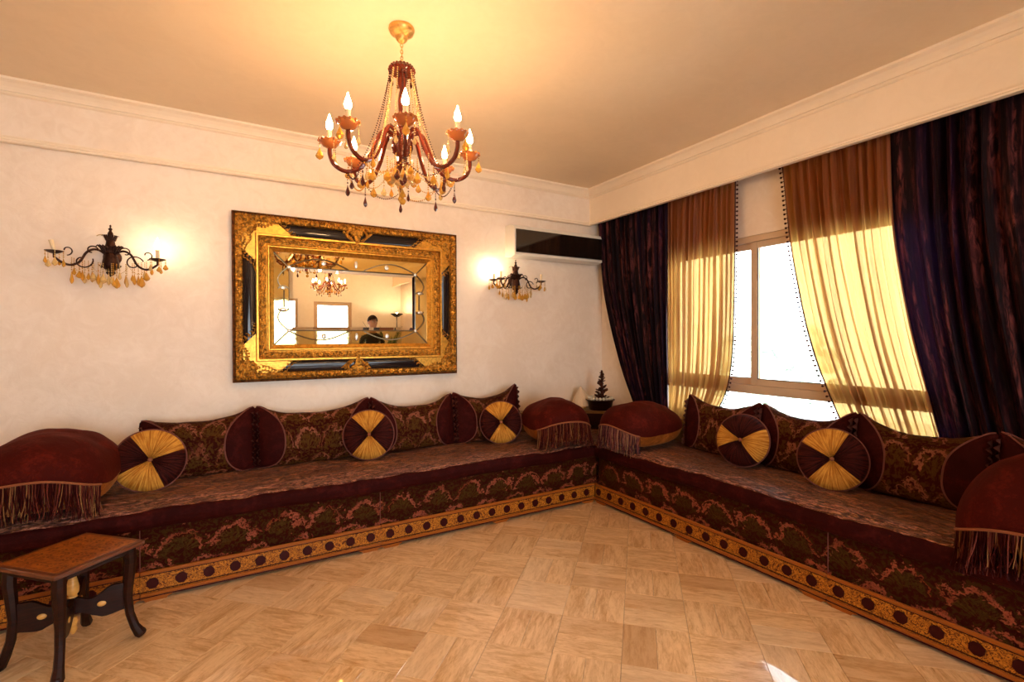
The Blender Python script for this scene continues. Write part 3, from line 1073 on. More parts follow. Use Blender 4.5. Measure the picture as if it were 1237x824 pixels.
# ---------------------------------------------------------------- back cushions
def back_cushion(axis, a0, a1, hl, hm, hr, lab, seed, depth=None):
    """a0..a1 along the wall; hl/hm/hr top heights at its two ends and middle"""
    L = a1 - a0
    t = empty('back_cushion', lab, 'cushion', ((a0 + a1) / 2, 3.825, SEAT) if axis == 'x' else (3.265, (a0 + a1) / 2, SEAT),
              group='brocade back cushions standing along the walls')
    T = 0.105
    DW = 0.172

    def pt(u, ph):      # u distance from left end, ph loop angle (0 front, 90 top)
        s = u / L
        k = abs(2 * s - 1)
        he = hl if s < 0.5 else hr
        top = hm + (he - hm) * (k ** 2.3)
        end = min(u, L - u)
        # rounded end and pinched thickness
        top -= 0.022 * math.exp(-end / 0.010)
        th = 0.022 + (T - 0.022) * (1 - math.exp(-end / 0.055)) * (1 - 0.12 * (1 - k))
        h = top - SEAT
        ca, sa = math.cos(ph), math.sin(ph)
        cz = h * 0.5
        z = cz + h * 0.5 * (abs(sa) ** 0.85) * (1 if sa >= 0 else -1)
        # leaf-shaped cross-section: thick low, slim high
        d = -th * (abs(ca) ** 0.75) * (1 if ca >= 0 else -1) * (1.0 - 0.28 * (z / h - 0.3))
        w = 0.5 + 0.5 * math.exp(-end / 0.08)
        d += 0.010 * nz(u * 9 + seed, z * 9, seed) * w
        z = max(z + 0.008 * nz(u * 7 + seed, ph, 3 + seed), 0.008)
        d += 0.05 * (z / h)          # lean towards the wall
        x = u - L / 2
        # curtain of small pleats towards the pinched end
        d += 0.004 * math.sin(z * 160) * math.exp(-end / 0.03)
        return (x, d, z) if axis == 'x' else (d, x, z)

    def arc(ph): return 0.012 + DW * (abs(math.cos(ph)) ** 0.9)
    N = 48
    SGN = 1
    parts = (('cover', 'brocade_cushion', lambda s, ph: arc(ph) + (L - 2 * arc(ph)) * s, 26),
             ('end_panel', 'velvet_end', lambda s, ph: arc(ph) * s, 9), ('end_panel', 'velvet_end', lambda s, ph: L - arc(ph) * s, 9))
    for nm, mat, fu, nu in parts:
        mb = MB()
        mb.grid(lambda u, v: pt(fu(u, 2 * PI * v), 2 * PI * v), nu, N, cv=True,
                uvf=lambda u, v: (fu(u, 2 * PI * v) + seed * 3.3, (0.5 - abs(0.5 - ((v + 0.25) % 1.0))) * 0.9 + seed))
        mb.build(nm, mat, t)
    for fu in (lambda ph: arc(ph), lambda ph: L - arc(ph)):
        mb = MB()
        pts = []
        for k in range(64):
            ph = 2 * PI * k / 64
            p = Vector(pt(fu(ph), ph))
            c = Vector((p.x, 0, 0.2)) if axis == 'x' else Vector((0, p.y, 0.2))
            pts.append(p + (p - c).normalized() * 0.002)
        mb.tube(pts, 0.0048, 5, closed=True)
        mb.build('piping', 'piping', t)
    # gathered ruffle along each end
    for e in (0, 1):
        mb = MB()
        uE = 0.004 if e == 0 else L - 0.004

        def fr(u, v):
            z = 0.03 + ((hl if e == 0 else hr) - SEAT - 0.07) * u
            xo = (v - 0.5) * 0.0
            p = pt(uE, 0)
            wob = 0.016 * math.sin(u * 60 + seed) + 0.008 * math.sin(u * 23)
            d = -0.022 - 0.032 * v + 0.05 * z / 0.44
            x = (uE - L / 2) + (wob * v) * (0.6) + (0.010 if e == 0 else -0.010)
            return (x, d, z) if axis == 'x' else (d, x, z)
        mb.grid(fr, 60, 3)
        mb.grid(lambda u, v: tuple(Vector(fr(u, v)) + (Vector((0.004, 0, 0)) if axis == 'x' else Vector((0, 0.004, 0)))), 60, 3)
        mb.build('ruffle', 'ruffle', t)
    return t


A_ends = [(-0.49, 0.163, .88, .845, .925, 'brocade back cushion nearest the left end behind the big split-colour disc cushion'),
          (0.163, 0.962, .925, .845, .945, 'wide brocade back cushion under the left half of the mirror, beside the coffee-bean velvet ends'),
          (0.962, 1.665, .945, .835, .935, 'brocade back cushion under the right half of the mirror'),
          (1.665, 2.311, .935, .86, .985, 'brocade back cushion with pointed corner behind the small disc cushion, left of the corner pillow')]
for n, q in enumerate(A_ends):
    back_cushion('x', q[0] + 0.0, q[1] - 0.0, q[2], q[3], q[4], q[5], 1.3 + n)
B_ends = [(0.25, 0.86, .93, .86, .93, 'brocade back cushion at the far right, hidden behind the right arm pillow and curtain'),
          (0.86, 1.487, .92, .845, .945, 'olive brocade back cushion below the gold sheer curtain, right of the larger disc cushion'),
          (1.487, 2.10, .945, .85, .93, 'olive brocade back cushion between the two disc cushions under the bare window'),
          (2.10, 2.74, .93, .85, .93, 'olive brocade back cushion with raised point right of the corner pillow')]
for n, q in enumerate(B_ends):
    back_cushion('y', q[0] + 0.0, q[1] - 0.0, q[2], q[3], q[4], q[5], 11.3 + n)

# ---------------------------------------------------------------- round cushions
def disc_cushion(loc, rz, tilt, rad, gold_ang, lab):
    t = empty('round_cushion', lab, 'cushion', loc, (tilt, 0, rz), group='round cushions in maroon and gold wedges')
    # local frame: disc faces -Y, z up, origin at its lowest point
    T = 0.062
    NS = 56     # segments per wedge

    def pt(r, a, front=True):
        q = r / rad
        h = T * (max(0.0, 1 - q ** 3.2)) ** 0.5 * (0.60 + 0.40 * math.sin(min(1, q / 0.6) * PI / 2)) + 0.0
        if q < 0.14: h *= 0.75 + 0.25 * q / 0.14
        h += 0.0050 * math.sin(a * 38 + 1.5 * math.sin(q * 5)) * math.exp(-q * 1.1) * (1 - q) * min(1, q * 8) + 0.0015 * nz(a * 4, q * 3, rad * 9)
        y = -h if front else h
        return (r * math.cos(a), y, rad + r * math.sin(a))
    cs = [math.radians(g) for g in gold_ang]         # boundaries: four angles g0..g3 ; gold g0-g1 and g2-g3
    seq = [(cs[0], cs[1], 'fan_gold', 'gold velvet wedge'), (cs[1], cs[2], 'fan_wine', 'dark maroon velvet wedge'),
           (cs[2], cs[3], 'fan_gold', 'gold velvet wedge'), (cs[3], cs[0] + 2 * PI, 'fan_wine', 'dark maroon velvet wedge')]
    for a0, a1, mat, lb in seq:
        mb = MB()
        mb.grid(lambda u, v: pt(rad * (0.02 + 0.98 * u), a0 + (a1 - a0) * v + 0.14 * (1 - u) * math.sin(PI * v) * 0), 14, NS)
        o = mb.build('wedge_panel', mat, t); o['label'] = lb
    mb = MB(); mb.grid(lambda u, v: pt(rad * u, 2 * PI * v, False), 10, 48, cv=True); mb.build('back_panel', 'velvet_dark', t)
    mb = MB()
    mb.tube([((rad + 0.001) * math.cos(2 * PI * k / 64), 0, rad + (rad + 0.001) * math.sin(2 * PI * k / 64)) for k in range(64)], 0.0055, 6, closed=True)
    mb.build('piping', 'piping', t)
    mb = MB(); mb.ball((0, -T * 0.50, rad), 0.017, 10, 6, (1, 0.6, 1)); mb.build('button', 'braid', t)
    return t


SE = SEAT + 0.008
disc_cushion((-0.400, 3.55, SE), R(6), R(-16), 0.180, (14, 122, 204, 292), 'largest round maroon and gold cushion, at the left end beside the fringed arm pillow')
disc_cushion((0.900, 3.63, SE), R(-10), R(-15), 0.182, (48, 132, 228, 312), 'round maroon and gold cushion standing under the middle of the mirror')
disc_cushion((2.00, 3.60, SE), R(-24), R(-14), 0.178, (52, 140, 235, 318), 'smallest-looking round maroon and gold cushion beside the corner on the back sofa')
disc_cushion((3.06, 2.105, SE), R(-78), R(-14), 0.180, (-48, 32, 148, 206), 'round cushion with gold wedges at its sides on the window sofa')
disc_cushion((3.04, 1.50, SE), R(-66), R(-14), 0.178, (62, 152, 228, 322), 'round cushion with gold wedges at top and bottom on the window sofa')

# ---------------------------------------------------------------- fringed arm pillows
def arm_pillow(loc, rz, a, b, zt, zb, lab, seed, side='velvet_rust', fr_len=0.145, low=0.0):
    """local: x width (half a), y depth (half b; front at -b), origin on the seat; seam at height zb"""
    t = empty('arm_pillow', lab, 'cushion', loc, (0, 0, rz), group='large velvet arm pillows with fringed fronts')

    def edge(an):
        ca, sa = math.cos(an), math.sin(an)
        p = 3.0
        r = (abs(ca) ** p + abs(sa) ** p) ** (-1 / p)
        return a * r * ca, b * r * sa

    def seam(x, y):
        return zb + (0.055 * (1 - (x / a) ** 2) - 0.045 * abs(x / a) ** 4) * (0.5 - 0.5 * y / b) + 0.006 * nz(x * 6, y * 6, seed)

    def top(u, v):
        an = 2 * PI * v
        ex, ey = edge(an)
        r = math.sin(u * PI / 2)
        x, y = ex * r, ey * r
        h = (zt - zb) * math.cos(u * PI / 2) ** 0.80
        h *= 1 + 0.10 * nz(x * 5 + seed, y * 5, 2)
        z = seam(x, y) * 1.0 + h
        z += 0.006 * nz(x * 14 + seed, y * 14, 5)
        return (x, y, z)

    def bot(u, v):
        an = 2 * PI * v
        ex, ey = edge(an)
        r = math.sin(u * PI / 2)
        x, y = ex * r, ey * r
        zs = seam(ex, ey)
        z = zs - (zs - 0.004) * (math.cos(u * PI / 2) ** 0.55)
        r2 = 1.0 - 0.10 * math.cos(u * PI / 2) ** 0.3
        return (x * (1 if u > 0.98 else r2), y * (1 if u > 0.98 else r2), max(z, 0.004))
    mb = MB(); mb.grid(top, 22, 64, cv=True); mb.build('top_cover', 'velvet', t)
    mb = MB(); mb.grid(bot, 14, 64, cv=True); o = mb.build('under_cover', side, t); o['label'] = 'rust gold velvet underside'
    # seam curve along the front
    def front(s):      # s -1..1
        an = -PI / 2 + s * R(56)
        ex, ey = edge(an)
        return Vector((ex, ey - 0.004, seam(ex, ey)))
    mb = MB(); mb.tube([front(-1 + 2 * k / 40) + Vector((0, -0.004, 0)) for k in range(41)], 0.0065, 6)
    mb.build('braid', 'braid', t)
    rn = random.Random(int(seed * 10))
    mb = MB()
    NF = 340
    for k in range(NF):
        s = -1 + 2 * (k + rn.random() * 1.6) / NF
        p = front(s)
        ln = fr_len * rn.uniform(0.70, 1.10)
        w = rn.uniform(0.0016, 0.003)
        off = rn.uniform(-0.010, 0.006)
        sw = rn.uniform(-0.026, 0.026); sd = rn.uniform(-0.018, 0.012)
        pts = [p + Vector((sw * q * q, off * min(1, q * 3) - 0.004 + sd * q + 0.008 * math.sin(q * 5 + k) * q * 0.3, -ln * q)) for q in (0, .35, .7, 1)]
        r_ = rn.random()
        mb.tube(pts, [w * 0.7, w, w, w * 0.8], 3, mi=0 if r_ < 0.62 else (1 if r_ < 0.88 else 2), caps=False)
    o = mb.build('fringe', ['fringe_a', 'fringe_b', 'fringe_c'], t, fix=False); o['kind'] = 'stuff'
    return t


arm_pillow((-0.820, 3.49, SE), R(-3), 0.285, 0.36, 0.385, 0.165, 'big maroon velvet arm pillow with fringe at the left end above the side table', 2.1, fr_len=0.17)
arm_pillow((2.440, 3.44, SE), R(-12), 0.262, 0.31, 0.345, 0.165, 'maroon arm pillow with rust underside on the back sofa at the corner', 3.4, fr_len=0.175)
arm_pillow((2.97, 2.945, SE), R(-90), 0.232, 0.355, 0.335, 0.145, 'maroon arm pillow with rust underside on the window sofa at the corner', 4.7, fr_len=0.175)
arm_pillow((2.885, 0.53, SE), R(-90), 0.335, 0.285, 0.40, 0.088, 'dark maroon domed arm pillow with fringe at the right edge below the purple curtain', 5.9, fr_len=0.17)

# ================================================================ curtains
def curtain(name, label, mat, left, right, zt, zb, xc, npl, amp, seed, trim=None, thick=0.0):
    """left/right: tables (z, y) of the two side edges"""
    H = zt - zb

    def fn(u, v):
        z = zt - H * v
        yl, yr = lerp_tab(left, z), lerp_tab(right, z)
        s = u + 0.012 * nz(u * 9, z * 0.8, seed) * math.sin(PI * u)
        y = yl + (yr - yl) * s
        k = npl * 2 * PI * (u + 0.035 * nz(u * 6 + seed, z * 0.4, 1.0))
        am = amp * (0.75 + 0.8 * nz(u * 9, z * 0.4, seed + 3))
        x = xc + am * math.sin(k) + 0.35 * am * math.sin(k * 2.3 + seed + z * 0.6) + 0.004 * nz(u * 40, z * 3, seed)
        gather = 1 - 0.45 * math.exp(-(zt - z) / 0.10)
        x = xc + (x - xc) * gather
        return (x, y, z)
    mb = MB()
    nu = npl * 14
    mb.grid(fn, nu, 36, uvf=lambda u, v: (u * abs(lerp_tab(left, zt) - lerp_tab(right, zt)) + seed * 5, v * H + seed))
    o = mb.build(name, mat, fix=False)
    if thick:
        md = o.modifiers.new('solid', 'SOLIDIFY'); md.thickness = thick; md.offset = 0
    t = empty('curtain', label, 'curtain', (0, 0, 0), group='curtains hanging at the window')
    o.parent = t
    mb = MB(); mb.tube([(xc, lerp_tab(left, zt), zt + 0.012), (xc, lerp_tab(right, zt), zt + 0.012)], 0.010, 8); mb.build('curtain_rail', 'iron', t)
    if trim is not None:
        mb = MB()
        n = 58
        for k in range(n):
            v = (k + 0.5) / n
            p = Vector(fn(trim, v))
            sg = 1 if trim == 0 else -1
            mb.tube([p, p + Vector((-0.004, sg * 0.014, -0.002))], 0.0025, 4, caps=False)
            mb.ball(p + Vector((-0.004, sg * 0.019, -0.004)), 0.0085, 6, 4)
        mb.tube([Vector(fn(trim, q / 60)) for q in range(61)], 0.005, 5)
        o2 = mb.build('pompom_trim', 'fringe_a', t); o2['kind'] = 'stuff'
    return t


def smoothtab(tab, n=30):
    zs = [tab[0][0] + (tab[-1][0] - tab[0][0]) * k / n for k in range(n + 1)]
    out = [(z, lerp_tab(tab, z)) for z in zs]
    for _ in range(14):
        out = [out[0]] + [(out[i][0], (out[i - 1][1] + 2 * out[i][1] + out[i + 1][1]) / 4) for i in range(1, n)] + [out[-1]]
    return out


PL_o = smoothtab([(2.64, 4.05), (1.99, 3.99), (1.62, 3.88), (1.29, 3.76), (0.98, 3.64), (0.68, 3.48)])
PL_i = [(2.64, 3.085), (0.68, 3.085)]
G1_i = smoothtab([(2.64, 2.412), (1.44, 2.43), (1.0, 2.46), (0.80, 2.53), (0.68, 2.66)])
G2_l = smoothtab([(2.64, 2.050), (2.09, 2.000), (1.38, 1.861), (0.967, 1.71), (0.68, 1.58)])
G2_r = smoothtab([(2.64, 1.378), (2.03, 1.360), (1.43, 1.273), (0.82, 1.131), (0.68, 1.10)])
PR_r = [(2.64, 0.05), (0.68, 0.10)]
curtain('drape', 'dark purple crushed velvet curtain in the corner beside the air conditioner', 'purple', PL_o, PL_i, 2.64, 0.68, 3.452, 13, 0.026, 1.1)
curtain('sheer', 'narrower gold sheer curtain left of the bare window', 'organza', PL_i, G1_i, 2.64, 0.68, 3.455, 13, 0.034, 2.2, trim=1)
curtain('sheer', 'wide gold sheer curtain swept to the right of the bare window', 'organza', G2_l, G2_r, 2.64, 0.68, 3.455, 13, 0.036, 3.3, trim=0)
curtain('drape', 'wide dark purple crushed velvet curtain at the right edge', 'purple', [(z, y + 0.01) for z, y in G2_r], PR_r, 2.64, 0.68, 3.448, 17, 0.028, 4.4)

# ================================================================ mirror
mx0, mx1, mz0, mz1 = 0.03, 1.795, 1.078, 2.33
MCx, MCz = (mx0 + mx1) / 2, (mz0 + mz1) / 2
HWm, HHm = (mx1 - mx0) / 2, (mz1 - mz0) / 2
mir = empty('wall_mirror', 'large rectangular mirror in a carved gilt and ebony frame on the back wall', 'mirror', (MCx, 4.098, MCz))


def framering(mb, prof, mi=0):
    """prof: closed list of (inset, depth); mitred rectangular sweep; depth towards the room (-y)"""
    n = len(prof)
    cor = [(-1, -1), (1, -1), (1, 1), (-1, 1)]
    base = len(mb.v)
    for sx, sz in cor:
        for ins, d in prof:
            mb.vert((sx * (HWm - ins), -d, sz * (HHm - ins)))
    for k in range(4):
        k2 = (k + 1) % 4
        for i in range(n):
            j = (i + 1) % n
            mb.face([base + k * n + i, base + k2 * n + i, base + k2 * n + j, base + k * n + j], None, mi)


def ring_lumps(mb, ins, d, step, r, sc=(1, .6, .7), alt=0.0):
    w, h = HWm - ins, HHm - ins
    for (x0, z0, x1, z1) in ((-w, h, w, h), (w, h, w, -h), (w, -h, -w, -h), (-w, -h, -w, h)):
        L = math.hypot(x1 - x0, z1 - z0); n = int(L / step)
        hor = abs(x1 - x0) > abs(z1 - z0)
        for k in range(n):
            f = (k + 0.5) / n
            s = (sc[0], sc[1], sc[2]) if hor else (sc[2], sc[1], sc[0])
            o = alt * (1 if k % 2 else -1)
            mb.ball((x0 + (x1 - x0) * f + (0 if hor else o), -d, z0 + (z1 - z0) * f + (o if hor else 0)), r, 6, 4, s)


mb = MB(); framering(mb, [(0.0, 0.0), (0.0, 0.045), (0.006, 0.055), (0.016, 0.052), (0.020, 0.0)]); ring_lumps(mb, 0.006, 0.052, 0.013, 0.0055)
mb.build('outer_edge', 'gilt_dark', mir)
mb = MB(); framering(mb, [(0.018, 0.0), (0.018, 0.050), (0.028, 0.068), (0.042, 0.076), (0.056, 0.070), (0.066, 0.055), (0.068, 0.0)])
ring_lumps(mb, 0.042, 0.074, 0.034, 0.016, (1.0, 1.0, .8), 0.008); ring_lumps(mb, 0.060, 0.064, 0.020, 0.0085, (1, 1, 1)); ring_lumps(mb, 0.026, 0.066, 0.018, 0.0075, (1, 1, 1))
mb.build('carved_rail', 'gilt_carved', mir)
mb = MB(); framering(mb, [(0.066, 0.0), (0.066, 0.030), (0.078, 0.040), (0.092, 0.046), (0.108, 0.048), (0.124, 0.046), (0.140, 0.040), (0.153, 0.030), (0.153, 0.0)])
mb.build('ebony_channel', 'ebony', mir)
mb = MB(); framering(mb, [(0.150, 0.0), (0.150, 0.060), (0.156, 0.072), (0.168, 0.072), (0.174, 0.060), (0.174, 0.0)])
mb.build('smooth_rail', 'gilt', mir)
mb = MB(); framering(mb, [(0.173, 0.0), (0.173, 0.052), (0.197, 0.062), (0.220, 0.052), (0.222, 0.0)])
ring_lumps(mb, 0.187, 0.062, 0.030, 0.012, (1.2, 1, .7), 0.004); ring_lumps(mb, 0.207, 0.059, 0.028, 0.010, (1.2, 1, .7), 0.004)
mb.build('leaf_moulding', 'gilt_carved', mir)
mb = MB(); framering(mb, [(0.221, 0.0), (0.221, 0.052), (0.229, 0.055), (0.236, 0.046), (0.242, 0.046), (0.248, 0.038), (0.262, 0.030), (0.275, 0.018), (0.275, 0.0)])
mb.build('inner_slip', 'gilt', mir)


def acanthus(mb, x, z, d, ang, size, rn):
    """curled leaf: a tapering spiral of lobes"""
    for k in range(7):
        f = k / 6
        a = ang + f * 1.6
        r = size * (0.15 + 0.85 * f)
        px, pz = x + r * math.cos(a), z + r * math.sin(a)
        mb.ball((px, -d + 0.006 * f, pz), size * (0.30 - 0.16 * f), 6, 4, (1, 1.0, 1))
        for s in (-1, 1):
            qa = a + s * 0.9
            q = size * (0.26 - 0.13 * f)
            mb.ball((px + q * math.cos(qa), -d + 0.010, pz + q * math.sin(qa)), size * 0.15 * (1.2 - f * .6), 5, 4, (1, 1.2, 1))


rn = random.Random(3)
for sx, sz in ((-1, -1), (1, -1), (1, 1), (-1, 1)):
    # smooth gilt panels covering the channel either side of the corner, ending in a slant
    mb = MB()
    for hor in (0, 1):
        ln0, ln1 = (0.40, 0.30) if hor else (0.36, 0.27)
        pr = [(0.066, 0.066), (ln1, 0.066), (ln0, 0.153), (0.153, 0.153)]
        b = []
        for (q, ins) in pr:
            dpt = 0.052 if ins < 0.1 else 0.056
            if hor: b.append((sx * (HWm - q), sz * (HHm - ins), dpt))
            else: b.append((sx * (HWm - ins), sz * (HHm - q), dpt))
        F_ = [mb.vert((x, -d_, z)) for x, z, d_ in b]; K_ = [mb.vert((x, -0.02, z)) for x, z, d_ in b]
        mb.face(F_)
        for k in range(4): mb.face([F_[k], F_[(k + 1) % 4], K_[(k + 1) % 4], K_[k]])
    mb.build('corner_panel', 'gilt', mir, smooth=False)
    mb = MB()
    cx, cz = sx * (HWm - 0.100), sz * (HHm - 0.100)
    mb.ball((cx, -0.045, cz), 0.056, 12, 8, (1.05, 0.5, 1.05))
    for k in range(12):
        an = k * 2 * PI / 12
        mb.ball((cx + 0.052 * math.cos(an), -0.056, cz + 0.052 * math.sin(an)), 0.014, 6, 4, (1, .6, 1))
    for k in range(7):
        an = math.atan2(-sz, -sx) + (k - 3) * 0.30
        mb.tube([(cx - sx * 0.03, -0.070, cz - sz * 0.03), (cx + 0.060 * math.cos(an), -0.064, cz + 0.060 * math.sin(an))], [0.008, 0.004], 5)
    for (dx, dz, tot) in ((-sx, 0, 0.30), (0, -sz, 0.27)):
        n = 15
        for q in range(n):
            f = q / (n - 1)
            o_ = 0.05 + tot * f
            # runs along the outer rail, then slants across the channel
            ins = -0.030 + 0.018 * math.sin(f * 9) + max(0, f - 0.55) * 0.17
            for s_ in (0, 1):
                w_ = ins + s_ * 0.022 * (1 - 0.4 * f)
                px = cx + dx * o_ - abs(dz) * sx * w_; pz = cz + dz * o_ - abs(dx) * sz * w_
                acanthus(mb, px, pz, 0.060, math.atan2(dz, dx) + (s_ - .5) * 2.0 + rn.uniform(-.4, .4), 0.024 * (1 - 0.25 * f), rn)
    for k in range(18):
        mb.ball((cx + sx * rn.uniform(-.02, .07), -0.072, cz + sz * rn.uniform(-.02, .07)), rn.uniform(.008, .014), 6, 4, (1, .6, 1))
    mb.build('corner_ornament', 'gilt_carved', mir)
for (cx, cz) in ((0, HHm - 0.085), (0, -HHm + 0.085)):
    mb = MB(); s_ = 1 if cz > 0 else -1
    mb.ball((cx, -0.058, cz + s_ * 0.01), 0.045, 12, 8, (1.3, .5, .9))
    for k in range(13):
        an = PI * k / 12 * s_
        acanthus(mb, cx + 0.070 * math.cos(an), cz - 0.01 * s_ + 0.040 * math.sin(an), 0.064, an, 0.030, rn)
    for k in (-1, 1):
        for q in range(7):
            acanthus(mb, cx + k * (0.035 + 0.011 * q), cz - s_ * (0.050 - 0.010 * q), 0.060, -s_ * PI / 2 + k * 0.4, 0.026, rn)
    for q in range(7):
        mb.ball((cx, -0.070, cz - s_ * (0.03 + 0.012 * q)), 0.020 - 0.002 * q, 7, 5, (1.4, .6, 1))
    mb.build('cartouche', 'gilt_carved', mir)

gx, gz = HWm - 0.275, HHm - 0.275       # sight half sizes
px_, pz_ = 0.503, 0.244                 # bevelled centre half sizes
mb = MB()
pg = [(-gx, -gz), (gx, -gz), (gx, gz), (-gx, gz)]; pi_ = [(-px_, -pz_), (px_, -pz_), (px_, pz_), (-px_, pz_)]
A_ = [mb.vert((x, -0.012, z)) for x, z in pg]; B_ = [mb.vert((x, -0.012, z)) for x, z in pi_]
for k in range(4):
    mb.face([A_[k], A_[(k + 1) % 4], B_[(k + 1) % 4], B_[k]])
o = mb.build('border_glass', 'bronze', mir, smooth=False); o['label'] = 'amber tinted mirror border with lead lines'
mb = MB()
bv = 0.028
pj = [(sx * (px_ - bv), sz * (pz_ - bv)) for sx, sz in ((-1, -1), (1, -1), (1, 1), (-1, 1))]
B_ = [mb.vert((x, -0.0125, z)) for x, z in pi_]; C_ = [mb.vert((x, -0.0155, z)) for x, z in pj]
for k in range(4):
    mb.face([B_[k], B_[(k + 1) % 4], C_[(k + 1) % 4], C_[k]])
mb.face(C_)
mb.build('bevelled_glass', 'mirror', mir, smooth=False)
mb = MB(); d = -0.0165
mb.tube([(x, d, z) for x, z in ((-px_, -pz_), (px_, -pz_), (px_, pz_), (-px_, pz_))], 0.006, 6, closed=True)
for sx in (-1, 1):
    for sz in (-1, 1):
        mb.tube([(sx * px_, d, sz * pz_), (sx * gx, d, sz * gz)], 0.0055, 6)
        pts = [(sx * (px_ + 0.0), d, sz * (pz_ + 0.005))]
        # long curves along top and bottom, meeting the frame then the middle motif
        mb.tube([(sx * (px_ - (px_ - 0.06) * q / 16), d, sz * (pz_ + 0.005 + 0.070 * math.sin(PI * min(1, q / 16 * 1.0)))) for q in range(17)], 0.0052, 5)
        mb.tube([(sx * (px_ + 0.004 + 0.074 * math.sin(PI * q / 14 * 0.85)), d, sz * (pz_ - (pz_ - 0.07) * q / 14)) for q in range(15)], 0.0052, 5)
    mb.tube([(sx * (px_ + 0.035), d, 0.065 * (1 - q / 6) - 0.065 * q / 6) for q in range(7)], 0.0052, 5)
    for s2 in (-1, 1):
        mb.tube([(sx * (px_ + 0.040 + 0.034 * math.cos(PI * k / 8)), d, s2 * (0.075 + 0.022 * math.sin(PI * k / 8))) for k in range(9)], 0.0052, 5)
mb.build('lead_lines', 'lead', mir)
for sx, sz, g in [(a, b, 0) for a in (-1, 1) for b in (-1, 1)] + [(0, 1, 1), (0, -1, 1), (-.5, 1, 2), (.5, 1, 2), (-.5, -1, 2), (.5, -1, 2), (1, .25, 3), (-1, .25, 3), (1, -.25, 3), (-1, -.25, 3)]:
    mb = MB()
    if g == 0: c, s, r = (sx * px_, -0.018, sz * pz_), (1, .4, 1), 0.015
    elif g == 1: c, s, r = (0, -0.017, sz * (pz_ + 0.05)), (.55, .3, 1.3), 0.026
    elif g == 2: c, s, r = (sx * px_, -0.017, sz * (pz_ + 0.045)), (.9, .3, 1.1), 0.020
    else: c, s, r = (sx * (px_ + 0.042), -0.017, sz * 0.33), (1.3, .3, .7), 0.018
    mb.ball(c, r, 10, 6, s)
    mb.build('glass_gem', 'gem', mir)

# ================================================================ chandelier
def drop_mesh(mb, c, r, l, mi=0, seg=6, bead=True):
    """faceted pendant hanging from c"""
    x, y, z = c
    if bead: mb.ball((x, y, z - 0.006), 0.0045, 5, 4, mi=mi)
    mb.lathe([(0.0005, z - 0.012), (r * 0.35, z - 0.012 - l * 0.25), (r, z - 0.012 - l * 0.68), (r * 0.75, z - 0.012 - l * 0.86), (0.0005, z - 0.012 - l)], seg, (x, y, 0), mi)


def strand(mb, pts, r=0.0042, gap=0.0105, mi=0):
    pts = [Vector(p) for p in pts]
    acc = 0
    for a, b in zip(pts, pts[1:]):
        L = (b - a).length
        while acc < L:
            p = a.lerp(b, acc / L)
            mb.ball(p, r, 5, 3, mi=mi); acc += gap
        acc -= L


def cat(a, b, sag, n=16):
    a, b = Vector(a), Vector(b)
    return [a.lerp(b, k / n) + Vector((0, 0, -sag * 4 * (k / n) * (1 - k / n))) for k in range(n + 1)]


FLAME = [(0.0005, 0.0), (0.009, 0.003), (0.0150, 0.014), (0.0165, 0.024), (0.0125, 0.042), (0.006, 0.060), (0.0005, 0.078)]


